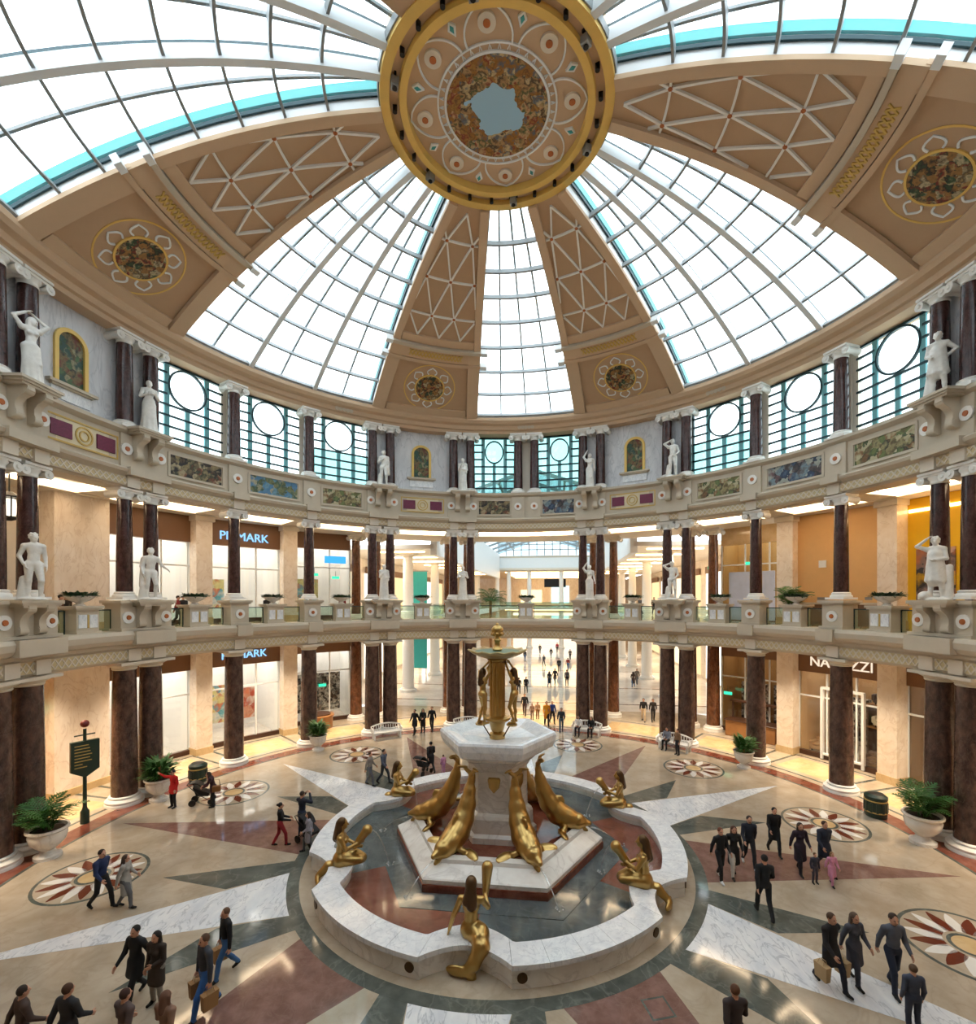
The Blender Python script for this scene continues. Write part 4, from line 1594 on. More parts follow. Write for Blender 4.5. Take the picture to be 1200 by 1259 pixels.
fa = [i * 1.0 for i in range(361)]
wallstrip(fa, lambda a: notch(a, 6.72), lambda a: notch(a, 6.05, 11), 0, .5).build('basin_wall', fmar, ftn, 30)
cuts = []
for k in range(6):
    b = 60 * k
    cuts += [b - 10, b, b + 10] + [b + 10 + 8 * i for i in range(1, 5)]
cuts.append(cuts[0] + 360)
for a0, a1 in zip(cuts[:-1], cuts[1:]):
    n = 10
    aa = [a0 + .04 + (a1 - a0 - .08) * i / n for i in range(n + 1)]
    wallstrip(aa, lambda a: notch(a, 6.79), lambda a: notch(a, 5.98, 11), .49, .62).build('coping_stone', wmar, ftn, 30)
for k in range(6):
    for s in (-1, 1):
        a = 60 * k + s * 12.2
        d = MB().tube([(0, .05, 0), (0, -.03, 0)], .13, 16).build('drain_disc', bronze_dk, ftn)
        d.location = P(6.72, a, .27)
        d.rotation_euler = (0, 0, face(a) + pi)
# pool floor: alternating red and dark granite sectors, dark band round the island
for k in range(6):
    aa = [60 * k + 60 * i / 15 for i in range(16)]
    wallstrip(aa, lambda a: notch(a, 6.1, 11), lambda a: 1.0, .05, .2).build('pool_floor', fslate if not k % 2 else fpool, ftn)


def hexpts(Rr):
    return [P(Rr, 30 + 60 * i, 0)[:2] for i in range(6)]


def hexloft(rows):
    m = MB()
    for Rr, z in rows:
        m.v += [(x, y, z) for x, y in hexpts(Rr)]
    n = len(rows)
    fs = [(i, (i + 1) % 6, 6 + (i + 1) % 6, 6 + i) for i in range(6)]
    m.f = [tuple(6 * j + q for q in f)[::-1] for j in range(n - 1) for f in fs] + [tuple(range(6)), tuple(6 * (n - 1) + i for i in range(5, -1, -1))]
    m.m = [0] * len(m.f)
    return m


hexloft([(4.9, .15), (4.9, .215), (.5, .215)]).build('pool_band', fslate, ftn)
hexloft([(3.98, .15), (3.98, .46), (3.9, .46)]).build('plinth_foot', fbord, ftn)
hexloft([(3.92, .4), (3.95, .6), (3.9, .64), (3.32, .86), (3.28, .98), (2.98, 1.0), (2.95, .7), (.4, .68)]).build('plinth', fmar, ftn)
hexloft([(2.96, .66), (2.96, .74), (.3, .74)]).build('inner_pool', fbord, ftn)
m = MB()
m.ring([(1.0, .3), (1.0, .42)], 0, 360, 6)
wallstrip(fa, lambda a: notch(a, 6.0, 11), lambda a: 3.7, .34, .37).build('pool_water', water_m, ftn)
hexloft([(1.5, .6), (1.5, .95), (1.38, 1.05), (1.36, 1.55), (1.3, 1.66), (1.16, 1.72), (1.13, 3.2), (1.2, 3.3), (1.25, 3.4), (1.5, 3.62), (1.72, 3.72), (1.78, 3.84)]).build('pedestal', fmar, ftn)
hexloft([(1.78, 3.8), (2.1, 3.95), (2.22, 4.2), (2.25, 4.42), (2.2, 4.5), (2.05, 4.5), (1.5, 4.3), (.4, 4.2)]).build('upper_basin', wmar, ftn)
sh = MB()
q = [(-.2, .28), (.2, .28), (.24, .2), (.2, -.08), (0, -.3), (-.2, -.08), (-.24, .2)]
sh.add([(x, .03, z) for x, z in q] + [(x * .9, -.06, z * .9) for x, z in q] + [(0, -.1, .02)], [(i, (i + 1) % 7, 7 + (i + 1) % 7, 7 + i) for i in range(7)] + [(7 + i, 7 + (i + 1) % 7, 14) for i in range(7)])
shm = sh.mesh('shield', gold, 50)
for k in range(6):
    a = 60 * k
    put('shield', shm, ftn, P(1.0, a, 2.75), face(a) + pi)
# bronze upper fountain
top = empty('bronze_fountain_top', (0, 0, 4.2))
tag(top, 'gilded bronze stem with scalloped dish and ball finial on the upper basin', 'fountain top')
MB().lathe([(.3, 0), (.3, .18), (.2, .24), (.24, .3), (.32, .6), (.5, .72), (.5, .8), (.32, .86)], 24).build('foot', gold, top, 50)
fl = MB()
for z0, z1 in ((.84, 2.95),):
    n = 32
    vs = []
    for z in (z0, z1):
        for i in range(n):
            t = 2 * pi * i / n
            r = .3 * (1 if i % 2 else .92)
            vs.append((r * math.cos(t), r * math.sin(t), z))
    fl.add(vs, [(i, (i + 1) % n, n + (i + 1) % n, n + i) for i in range(n)])
fl.build('fluted_stem', gold, top)
MB().lathe([(.3, 2.9), (.4, 3.0), (.36, 3.06), (.3, 3.08)], 24).build('collar', gold, top, 50)
di = MB()
n = 48
prof = [(.2, 3.0), (.45, 3.06), (.75, 3.16), (1.0, 3.27), (1.1, 3.34), (1.06, 3.38), (.8, 3.3), (.3, 3.2)]
for r, z in prof:
    for i in range(n):
        t = 2 * pi * i / n
        k = r / 1.1
        rr = r * (1 + .05 * k * math.cos(12 * t))
        di.v.append((rr * math.cos(t), rr * math.sin(t), z + .03 * k * math.cos(12 * t)))
di.f = [(q * n + i, q * n + (i + 1) % n, q * n + n + (i + 1) % n, q * n + n + i) for q in range(len(prof) - 1) for i in range(n)]
di.m = [0] * len(di.f)
di.build('dish', plain('pale_bronze', '#a8966a', .35, metal=.8, var=.25), top, 'all')
MB().lathe([(.85, 3.3), (.85, 3.33)], 32).build('dish_water', bronze_gr, top)
MB().lathe([(.14, 3.3), (.2, 3.4), (.12, 3.5), (.1, 3.65), (.15, 3.75), (.11, 3.82), (.1, 3.9)], 20).build('upper_stem', gold, top, 50)
fb = MB()
fb.ball((0, 0, 4.1), .235, 20, 14)
for i in range(8):
    t = 2 * pi * i / 8
    fb.ball((.17 * math.cos(t), .17 * math.sin(t), 3.98), .09, 8, 6)
fb.ball((0, 0, 4.33), .07, 8, 6)
fb.build('finial', gold, top, 'all')
for i in range(3):
    t = 2 * pi * i / 3 + pi / 2 - .12
    MB().tube([(.3 * math.cos(t), .3 * math.sin(t), .1), (.62 * math.cos(t), .62 * math.sin(t), .62)], .025, 6).build('strut', bronze_dk, top)
    MB().lathe([(.2, .58), (.2, .64)], 14, (.68 * math.cos(t), .68 * math.sin(t), 0)).build('foot_plate', gold, top)
# three figures holding the dish
fig = human(dict(contra, er=(-.26, -.08, 1.62), wr=(-.14, -.2, 1.86), el=(.26, -.06, 1.6), wl=(.1, -.22, 1.84), hea=(.01, -.03, 1.61)), True, fem=True, hair=None)
hd_ = vv(.01, -.03, 1.61)
fig += [('e', hd_ + vv(0, .03, .035), (.1, .1, .1), 1, .01), ('c', hd_ + vv(0, .06, 0), .09, hd_ + vv(0, .12, -.36), .075, 1, .03), ('c', hd_ + vv(.06, .05, 0), .05, hd_ + vv(.1, .11, -.32), .04, 1, .03), ('c', hd_ + vv(-.06, .05, 0), .05, hd_ + vv(-.1, .11, -.32), .04, 1, .03)]
figm = sdf_mesh('bronze_figure', fig, .014, [gold, bronze_dk])
for i, (a, lb) in enumerate(((0, 'facing the mall opening'), (120, 'on the orange hoarding side'), (240, 'on the blue lettered shop side'))):
    A = R(a - 7)
    o = put('bronze_figure', figm, None, (.68 * math.sin(A), .68 * math.cos(A), 4.84), -A, sc=1.2)
    tag(o, 'gilded standing nude lifting the fountain dish, ' + lb, 'sculpture', 'bronze figures under the dish')

# dolphins: head low on the plinth, tail up against the pedestal (local +y = outward)
cl = [((0, 2.98, 1.16), .31), ((0, 2.64, 1.26), .39), ((0, 2.28, 1.46), .41), ((0, 1.97, 1.82), .36), ((0, 1.76, 2.25), .29), ((0, 1.63, 2.7), .2), ((0, 1.56, 3.05), .11), ((0, 1.55, 3.28), .085)]
dp = [('c', a[0], a[1], b[0], b[1], 0, .08) for a, b in zip(cl[:-1], cl[1:])]
dp += [('c', (0, 3.08, 1.18), .25, (0, 3.46, 1.12), .09, 0, .06), ('c', (0, 3.0, 1.02), .2, (0, 3.36, .86), .07, 0, .05)]
dp += [('e', (0, 3.06, 1.3), (.2, .22, .14), 0, .08)]
for s in (-1, 1):
    dp += [('c', (s * .2, 2.6, 1.12), .12, (s * .5, 2.52, 1.05), .11, 0, .06), ('e', (s * .74, 2.5, 1.0), (.42, .2, .07), 0, .06, -.5, s * .25)]
    dp += [('c', (0, 1.55, 3.26), .08, (s * .2, 1.62, 3.42), .07, 0, .04), ('e', (s * .3, 1.68, 3.5), (.2, .1, .045), 0, .03, .5, s * .5)]
    dp += [('e', (s * .2, 3.12, 1.22), (.035, .045, .035), 1, .0)]
dp += [('c', (0, 1.98, 1.95), .1, (0, 2.42, 2.05), .05, 0, .08), ('e', (0, 2.36, 1.9), (.05, .2, .2), 0, .06, .5, 0.0)]
dolm = sdf_mesh('dolphin', dp, .028, [gold, bronze_dk], .05)
dl = ['toward the kiosk bench', 'toward the yellow shop', 'toward the man in all black', 'toward the paper bag carriers', 'toward the pushchair couple', 'toward the dark stocked shop']
for i in range(6):
    a = 30 + 60 * i
    o = put('bronze_dolphin', dolm, None, (0, 0, 0), face(a))
    tag(o, 'gilded dolphin, tail raised, on the plinth corner ' + dl[i], 'sculpture', 'gilded dolphins')

# mermaids on the basin rim (local -y = towards the fountain axis)


def mermaid(kind):
    hd = vv(0, -.04, .84)
    pr = [('e', (0, .0, .12), (.17, .15, .14), 0, .05), ('e', (0, 0, .3), (.115, .1, .15), 0, .05), ('e', (0, -.01, .5), (.145, .105, .16), 0, .05),
          ('c', (0, 0, .62), .055, hd + vv(0, .01, -.06), .05, 0, .03), ('e', hd, (.078, .094, .115), 0, .015), ('e', hd + vv(0, -.03, -.055), (.055, .065, .06), 0, .02),
          ('c', hd + vv(0, -.09, .01), .011, hd + vv(0, -.112, -.025), .016, 0, .01)]
    for s in (-1, 1):
        pr += [('e', (s * .065, -.1, .5), (.055, .05, .055), 0, .03), ('c', (s * .05, 0, .6), .07, (s * .17, 0, .6), .058, 0, .04)]
    pr += [('e', hd + vv(0, .025, .035), (.092, .095, .1), 1, .01), ('c', hd + vv(0, .06, 0), .09, hd + vv(.02, .13, -.3), .085, 1, .03), ('c', hd + vv(-.03, .06, -.05), .06, hd + vv(-.08, .12, -.26), .05, 1, .03)]
    if kind == 'A':
        el, wl, er, wr = (-.28, .06, .36), (-.36, .02, .1), (.27, -.1, .42), (.2, -.28, .55)
        pr += [('c', (.2, -.3, .38), .04, (.24, -.34, .95), .1, 0, .03)]
        tail = [((0, .0, .1), .16), ((.14, .08, .08), .16), ((.2, .3, .03), .13), ((.1, .42, -.14), .1), ((-.02, .42, -.26), .07)]
        pr += [('e', (-.16, .42, -.28), (.2, .05, .09), 0, .04, 0.0, .2), ('e', (.06, .44, -.36), (.08, .045, .16), 0, .04)]
    else:
        el, wl, er, wr = (-.24, -.12, .4), (-.06, -.33, .42), (.24, -.1, .38), (.08, -.3, .34)
        pr += [('c', (.0, -.28, .34), .06, (.0, -.5, .62), .09, 0, .03), ('c', (0, -.5, .62), .09, (0, -.53, .66), .11, 0, .01)]
        tail = [((0, .0, .1), .16), ((.06, -.3, .1), .13), ((.05, -.42, .06), .09), ((.02, -.1, .0), .1), ((.0, .25, -.02), .09), ((-.02, .42, -.16), .07)]
        pr += [('c', (-.06, 0, .1), .14, (-.09, -.4, .09), .08, 0, .05), ('e', (-.1, .46, -.24), (.16, .05, .08), 0, .04, 0.0, .3), ('e', (.08, .48, -.3), (.08, .045, .14), 0, .04)]
    pr += [('c', a[0], a[1], b[0], b[1], 0, .06) for a, b in zip(tail[:-1], tail[1:])]
    pr += [('c', (-.17, 0, .6), .055, el, .042, 0, .02), ('c', el, .042, wl, .03, 0, .02), ('c', (.17, 0, .6), .055, er, .042, 0, .02), ('c', er, .042, wr, .03, 0, .02)]
    pr += hand_prims(wl, el, 0, (0, -1, 0)) + hand_prims(wr, er, 0, (0, -1, 0))
    return pr


mA = sdf_mesh('mermaid', mirror(mermaid('A')), .0135, [gold, bronze_dk])
mB_ = sdf_mesh('mermaid', mermaid('B'), .0135, [gold, bronze_dk])
mC = sdf_mesh('mermaid', mirror(mermaid('B')), .0135, [gold, bronze_dk])
for i, (me, tn, lb) in enumerate(((mB_, 0, 'hidden behind the pedestal on the mall side'), (mC, -.5, 'on the rim lobe toward the green exit signs'), (mC, .3, 'on the rim lobe toward the walking shoppers in black'),
                                  (mA, .05, 'raising a horn, on the rim lobe opposite the mall'), (mB_, -.2, 'pouring from a vase near the pushchair couple'), (mB_, .6, 'on the rim lobe toward the dark kiosk'))):
    a = 60 * i
    o = put('bronze_mermaid', me, None, P(5.72, a, .6), face(a) + tn, sc=1.6)
    tag(o, 'gilded mermaid with dark hair seated ' + lb if i != 3 and i != 4 else 'gilded mermaid with dark hair ' + lb, 'sculpture', 'gilded mermaids')
# water jets from dolphins and mermaids


def jet(p0, p1, rise, lb):
    p0, p1 = Vector(p0), Vector(p1)
    pts = []
    for i in range(9):
        t = i / 8
        p = p0.lerp(p1, t)
        p.z += 4 * rise * t * (1 - t)
        pts.append(p)
    m = MB().tube(pts, [.03 - .015 * i / 8 for i in range(9)], 6)
    for i in range(10):
        t = i * 2.4
        m.ball((p1.x + .16 * math.cos(t) * (i % 3) / 2, p1.y + .16 * math.sin(t) * (i % 3) / 2, p1.z + .01), (.05, .05, .03), 6, 4)
    tag(m.build('water_jet', jet_m, None, 'all'), lb, 'water jet', 'water jets in the pool')


for i in range(6):
    a = 30 + 60 * i
    jet(P(3.5, a, .98), P(4.6, a, .38), .12, 'thin water jet falling from the dolphin ' + dl[i])
for i in (1, 2, 4, 5):
    a = 60 * i
    jet(P(4.7, a, 1.55), P(4.15, a - 3, .38), .25, 'thin water jet arching from the mermaid vase ' + {1: 'toward the kiosk', 2: 'near the shoppers in black', 4: 'near the pushchair couple', 5: 'near the dark stocked shop'}[i])

# ================================================================= shops round the corridors
tag(MB().ring([(17.55, 6.6), (27, 6.6), (27, 7.75), (17.55, 7.75)], n=120).build('ceiling_9', stone_lt), 'cream ceiling slab over the ground floor corridor', 'ceiling', kind='structure')


def text_mesh(s, size, mat, depth=.04):
    cu = bpy.data.curves.new('lettering', 'FONT')
    cu.body = s
    cu.size = size
    cu.align_x = 'CENTER'
    cu.extrude = depth
    cu.resolution_u = 3
    o = bpy.data.objects.new('tmp_text', cu)
    C.objects.link(o)
    dg = bpy.context.evaluated_depsgraph_get()
    me = bpy.data.meshes.new_from_object(o.evaluated_get(dg))
    bpy.data.objects.remove(o)
    bpy.data.curves.remove(cu)
    me.materials.clear()
    me.materials.append(mat)
    me.name = 'lettering'
    return me


def letters(parent, s, size, mat, r, a, z):
    me = text_mesh(s, size, mat)
    o = put('lettering', me, parent, P(r, a, z), 0)
    o.rotation_euler = (R(90), 0, face(a))
    return o


# pillars behind the columns, both floors
for a in SINGLES:
    for z0, z1, fl in ((0, 6.6, 'ground floor'), (8.0, 14.62, 'gallery floor')):
        e = empty('shop_pillar', P(21.5, a, z0), face(a))
        MB().box((0, 0, (z1 - z0) / 2), (.95, .8, z1 - z0)).build('shaft', pillar_m, e)
        MB().box((0, 0, .2), (1.03, .88, .4)).build('foot', fgold, e)
        MB().box((0, -.03, z1 - z0 - .16), (1.15, 1.0, .3)).build('head_moulding', stone_lt, e)
        tag(e, 'square cream marble pillar between shop fronts on the ' + fl, 'pillar', 'shop pillars on the ' + fl)
for s in (-1, 1):
    for z0, z1, fl in ((0, 6.6, 'ground floor'), (8.0, 14.62, 'gallery floor')):
        a = s * 82.4
        e = empty('marble_wall_block', P(21.6, a, z0), face(a))
        MB().arc(21.2, 22.4, a - 3.4, a + 3.4, z0, z1, 3).build('block', pinkmar, e, world=True)
        MB().arc(21.12, 22.4, a - 3.5, a + 3.5, z0, z0 + .35, 3).build('foot', fgold, e, world=True)
        tag(e, 'broad peach veined marble wall block on the %s, %s side' % (fl, 'directory sign' if s < 0 else 'yellow shop'), 'wall block')


def shop(a0, a1, z0, z1, name, label, fascia_h=1.6, fmat=brownsign, r=21.9, back=26.6, wall=shopwhite, lum=1.0, npan=3, light=True):
    """glazed shop front with fascia, framed panes and a lit room behind"""
    ac = (a0 + a1) / 2
    e = empty('shop_front', P(r, ac, z0), face(ac))
    zt = z1 - fascia_h
    MB().arc(r - .1, r + .4, a0, a1, zt, z1).build('fascia', fmat, e, world=True)
    MB().arc(r - .05, r + .2, a0, a1, z0, z0 + .28).build('stall_riser', dkwood, e, world=True)
    for i in range(npan):
        b0, b1 = a0 + (a1 - a0) * i / npan, a0 + (a1 - a0) * (i + 1) / npan
        MB().arc(r + .02, r + .045, b0 + .1, b1 - .1, z0 + .3, zt - .02, 2).build('pane', spane_m, e, world=True)
    for i in range(npan + 1):
        b = a0 + (a1 - a0) * i / npan
        MB().box(P(r + .04, b, (z0 + .28 + zt) / 2), (.09, .09, zt - z0 - .28), face(b)).build('mullion', white_p, e, world=True)
    zm = zt - 1.5
    MB().arc(r, r + .1, a0, a1, zm, zm + .09).build('transom', white_p, e, world=True)
    # room
    MB().arc(back, back + .2, a0 - .3, a1 + .3, z0 + .01, z1).build('back_wall', wall, e, world=True)
    for b in (a0, a1):
        MB().arc(r + .2, back, b - .15, b + .15, z0 + .01, z1, 1).build('side_wall', wall, e, world=True)
    MB().arc(r + .2, back, a0, a1, z0 + .005, z0 + .02).build('shop_floor', mallfl, e, world=True)
    if light:
        for i in range(3):
            b = a0 + (a1 - a0) * (i + .5) / 3
            w = (a1 - a0) / 9
            MB().arc(r + .6, back - .6, b - w, b + w, z1 - .14, z1 - .06, 1).build('light_panel', glow('shop_panel_%s%d' % (name, i), '#fff8ee', 3.6 * lum), e, world=True)
    return tag(e, label, 'shop front')


LB = [(-79.3, -66.6), (-64.2, -51.7), (-49.3, -37.5)]
RB = [(37.5, 49.3), (51.7, 64.2), (66.6, 79.3)]
U = (8.0, 14.62)
G = (0.0, 6.6)
s1 = shop(*LB[0], *U, 'a', 'white-lit gallery shop front with plain brown fascia next to the peach marble wall')
s2 = shop(*LB[0], *G, 'b', 'white-lit ground shop front with plain brown fascia next to the peach marble wall', 1.45)
s3 = shop(*LB[1], *U, 'c', 'white-lit gallery shop front with blue lettering on its brown fascia')
s4 = shop(*LB[1], *G, 'd', 'white-lit ground shop front with blue lettering on its brown fascia', 1.45)
s5 = shop(*LB[2], *U, 'e', 'gallery shop front with small blue sign beside the mall opening', 1.2, r=23.2)
s6 = shop(*LB[2], *G, 'f', 'ground shop front with dark stock on its shelves beside the mall opening', 1.2, r=23.2)
def sign(par, s, size, mat, r, a, z):
    o = letters(None, s, size, mat, r, a, z)
    par = [c for c in par.children if c.name.startswith('fascia')][0]
    o.parent = par
    o.matrix_parent_inverse = wmat(par).inverted()
    return o


sign(s3, 'PRIMARK', .78, bluesign, 21.72, -58.0, 13.4)
sign(s4, 'PRIMARK', .72, bluesign, 21.72, -58.0, 5.6)
# display posters in the lit rooms
ypos = painting('poster_yellow', ['#e8d44a', '#f2f0e8', '#58b8c8', '#e07a50', '#f4e9a0'], 1.0)
opos = painting('poster_orange', ['#e86a30', '#f0b090', '#c84a28', '#f8e0d0', '#d85a3a'], .9)
bpos = painting('poster_stock', ['#2a2624', '#cfc4b4', '#4a3a30', '#e4dccf', '#6a4a34', '#1a1a1c'], 2.2)
for par, a, z, w, h, mt in ((s3, -60.5, 8.9, 1.8, 2.0, ypos), (s4, -60.0, .9, 1.8, 2.6, ypos), (s4, -55.0, .9, 1.2, 2.2, opos), (s2, -77.5, .6, 1.3, 2.6, opos), (s1, -77.0, 8.6, 1.2, 1.4, opos),
                            (s6, -45.5, .6, 2.6, 3.0, bpos), (s6, -41, .6, 2.0, 3.0, bpos), (s5, -45, 8.5, 2.0, 2.6, ypos)):
    e = put('display_panel', MB().box((0, 0, h / 2), (w, .08, h)).mesh('display_panel', mt), par)
    lay_ = Matrix.Translation(Vector(P(24.6, a, z))) @ Matrix.Rotation(face(a), 4, 'Z')
    e.matrix_basis = lay_
    e.matrix_parent_inverse = wmat(par).inverted()
b5 = MB().box((0, 0, 0), (1.6, .12, .55)).mesh('hanging_sign', glow('small_blue_sign', '#3f9ad8', .9))
o = put('hanging_sign', b5, s5)
o.matrix_basis = Matrix.Translation(Vector(P(23.0, -40.5, 12.6))) @ Matrix.Rotation(face(-40.5), 4, 'Z')
o.matrix_parent_inverse = wmat(s5).inverted()

# right side: hoarding and yellow poster wall above, furniture shop and goods shop below
ho = empty('hoarding', P(21.9, 58, 8.0), face(58))
for (b0, b1) in ((51.5, 57.9), (58.05, 64.4)):
    MB().arc(21.75, 22.0, b0, b1, 9.25, 14.6).build('panel', orange, ho, world=True)
MB().arc(21.8, 22.05, 51.5, 64.4, 8.0, 9.25).build('dado', brownsign, ho, world=True)
MB().arc(21.7, 21.75, 51.5, 64.4, 9.2, 9.32).build('dado_rail', stone, ho, world=True)
put('notice', MB().box((0, 0, 0), (.42, .04, .42)).mesh('notice', white_p), ho).matrix_basis = Matrix.Translation(Vector((-.95, -.2, 3.6)))
for x in (-.95, 1.6):
    put('small_notice', MB().box((0, 0, 0), (.6, .03, .16)).mesh('small_notice', greym), ho).matrix_basis = Matrix.Translation(Vector((x, -.2, 1.55)))
tag(ho, 'two orange-tan hoarding panels over a brown dado on the gallery', 'hoarding')
yw = empty('yellow_shop_wall', P(22.0, 73, 8.0), face(73))
MB().arc(21.9, 22.2, 66.4, 79.5, 8.0, 14.6).build('wall_panel', yellow, yw, world=True)
MB().arc(21.86, 21.9, 66.8, 79.4, 13.9, 14.05).build('light_strip', warmglow, yw, world=True)
pe = MB().box((0, 0, 0), (1.7, .06, 3.4)).mesh('poster', painting('poster_people', ['#8a7a78', '#c87a50', '#5a5458', '#d8b0a0', '#e0b020', '#3a3436'], .7))
for a in (70.0, 75.5):
    o = put('poster', pe, yw)
    o.matrix_basis = Matrix.Translation(Vector(P(21.84, a, 10.3))) @ Matrix.Rotation(face(a), 4, 'Z')
    o.matrix_parent_inverse = wmat(yw).inverted()
tag(yw, 'bright yellow gallery shop wall with tall figure posters', 'shop wall')
n1 = shop(*RB[1], *G, 'g', 'ground furniture shop front with pale lettering on its brown fascia', 1.5, wall=plain('tan_shop_wall', '#c8a070', .6), lum=.45)
sign(n1, 'NATUZZI', .8, whitesign, 21.74, 58.0, 5.5)
g2 = shop(*RB[2], *G, 'h', 'ground shop front with brown fascia next to the yellow wall side', 1.5, wall=plain('brown_shop_wall', '#8a6a4c', .6), lum=.4)
g3 = shop(*RB[0], *G, 'i', 'golden ground shop front with dark goods beyond the wooden kiosk', 1.2, r=23.4, wall=plain('gold_shop_wall', '#b88a50', .6), lum=.35)
g4 = shop(*RB[0], *U, 'j', 'golden gallery shop front with pale blue panels and exit signs', 1.2, r=23.4, fmat=fgold, wall=plain('gold_shop_wall_upper', '#cfa868', .6), lum=.45)
bp = MB().box((0, 0, 1.7), (1.4, .1, 3.4), bev=.02).mesh('blue_panel', plain('pale_blue_panel', '#b9c4dd', .4))
for a in (40.6, 44.6):
    o = put('blue_panel', bp, g4)
    o.matrix_basis = Matrix.Translation(Vector(P(23.3, a, 8.05))) @ Matrix.Rotation(face(a), 4, 'Z')
    o.matrix_parent_inverse = wmat(g4).inverted()
for par, a, r, z in ((n1, 55, 24.8, .3), (n1, 61, 24.8, .3), (g2, 70, 24.5, .3), (g2, 76, 24.5, .3), (g3, 41, 25, .3), (g3, 46, 25, .3)):
    o = put('stock_display', MB().box((0, 0, 1.5), (1.9, .2, 3.0), bev=.03).mesh('stock_display', bpos), par)
    o.matrix_basis = Matrix.Translation(Vector(P(r + .8, a, z))) @ Matrix.Rotation(face(a), 4, 'Z')
    o.matrix_parent_inverse = wmat(par).inverted()
# white door portal in the furniture shop
dp_ = MB()
for x, w_, h_, z_ in ((-1.1, .14, 4.2, 2.1), (1.1, .14, 4.2, 2.1), (0, 2.3, .14, 4.2), (0, 2.3, .1, .3)):
    dp_.box((x, 0, z_), (w_, .2, h_))
o = put('portal', dp_.mesh('portal', white_p), n1)
o.matrix_basis = Matrix.Translation(Vector(P(21.8, 58.2, .05))) @ Matrix.Rotation(face(58.2), 4, 'Z')
o.matrix_parent_inverse = wmat(n1).inverted()


def sofa(r, a, z, mat, label):
    e = empty('sofa', P(r, a, z), face(a))
    MB().box((0, 0, .22), (1.9, .85, .26), bev=.05).build('base', mat, e)
    MB().box((0, .36, .5), (1.9, .22, .6), bev=.07).build('backrest', mat, e)
    for s in (-1, 1):
        MB().box((s * .93, 0, .4), (.2, .85, .42), bev=.06).build('armrest', mat, e)
        MB().box((s * .44, -.06, .42), (.84, .66, .16), bev=.05).build('cushion', mat, e)
        for y in (-1, 1):
            MB().lathe([(.03, 0), (.04, .1)], 8, (s * .85, y * .36, 0)).build('leg', black, e)
    return tag(e, label, 'sofa')


leather = plain('dark_brown_leather', '#4a3024', .4, var=.2)
tanlea = plain('tan_leather', '#b08a60', .45, var=.15)
sofa(23.0, 62.0, .02, leather, 'dark brown leather sofa in the furniture shop window by the pillar')
sofa(23.4, 54.3, .02, tanlea, 'tan leather sofa in the furniture shop window')
pb = plain('pale_bed_linen', '#d8ccb8', .7)
for i, z in enumerate((2.1, 3.4)):
    e = empty('display_shelf', P(24.2, 61.8, z), face(61.8))
    MB().box((0, 0, -.05), (2.6, .9, .1)).build('board', wood, e)
    for s in (-1, 1):
        hh = z - .12 if i == 0 else 1.2
        MB().box((s * 1.25, 0, -.1 - hh / 2), (.06, .8, hh)).build('upright', dkwood, e)
    tag(e, ('lower' if i == 0 else 'upper') + ' display shelf carrying a sofa in the furniture shop', 'shelf')
    sofa(24.2, 61.8, z, pb if i == 0 else leather, ('pale sofa on the lower display shelf of the furniture shop', 'dark sofa on the upper display shelf of the furniture shop')[i])
# far ends of the corridor beside the camera side
for s, mt, lb in ((-1, orange, 'beige and orange wall bay beside the peach marble block, directory sign side'), (1, pinkmar, 'peach marble wall bay beside the yellow shop')):
    a0, a1 = (-104, -85.9) if s < 0 else (85.9, 104)
    w = tag(MB().arc(22.2, 22.6, a0, a1, 8, 14.7).build('wall_%d' % (8 if s < 0 else 9), stone_lt), lb, 'wall', kind='structure')
    MB().arc(22.2, 22.6, a0, a1, 0, 6.62).build('lower_wall', mt, w)
    MB().arc(22.1, 22.2, a0 + 4, a0 + 8, 0, 3.2, 1).build('door_leaf', wood, w)

# exit signs
exm = MB().box((0, 0, 0), (.55, .06, .2)).mesh('sign_plate', exitglow)
exb = MB().tube([(0, 0, .1), (0, 0, .5)], .012, 6).mesh('hanger', black)
for i, (r, a, z, lb) in enumerate(((22.6, 36.5, 11.8, 'green exit sign hanging on the gallery beside the brown column'), (22.8, 42.8, 12.0, 'green exit sign hanging before the pale blue panels'), (22.9, -44.5, 11.4, 'green exit sign hanging before the gallery shop by the mall opening'), (22.9, -40.5, 11.2, 'green exit sign hanging beside the small blue gallery sign'),
                                   (22.4, 39.5, 2.9, 'green exit sign over the wooden kiosk on the ground floor'), (22.9, -43, 2.9, 'green exit sign before the dark stocked ground shop'), (22.0, -86.8, 4.3, 'green exit sign on the orange wall behind the directory sign'))):
    e = empty('exit_sign', P(r, a, z), face(a))
    put('plate', exm, e)
    put('hanger', exb, e)
    tag(e, lb, 'exit sign', 'green exit signs')

# ================================================================= the mall beyond the opening


def mbox(u0, u1, v0, v1, z0, z1, name, mat, parent=None):
    m = MB()
    m.hexa([M2(u0, v0, z0), M2(u1, v0, z0), M2(u1, v1, z0), M2(u0, v1, z0), M2(u0, v0, z1), M2(u1, v0, z1), M2(u1, v1, z1), M2(u0, v1, z1)])
    return m.build(name, mat, parent, world=parent is not None)


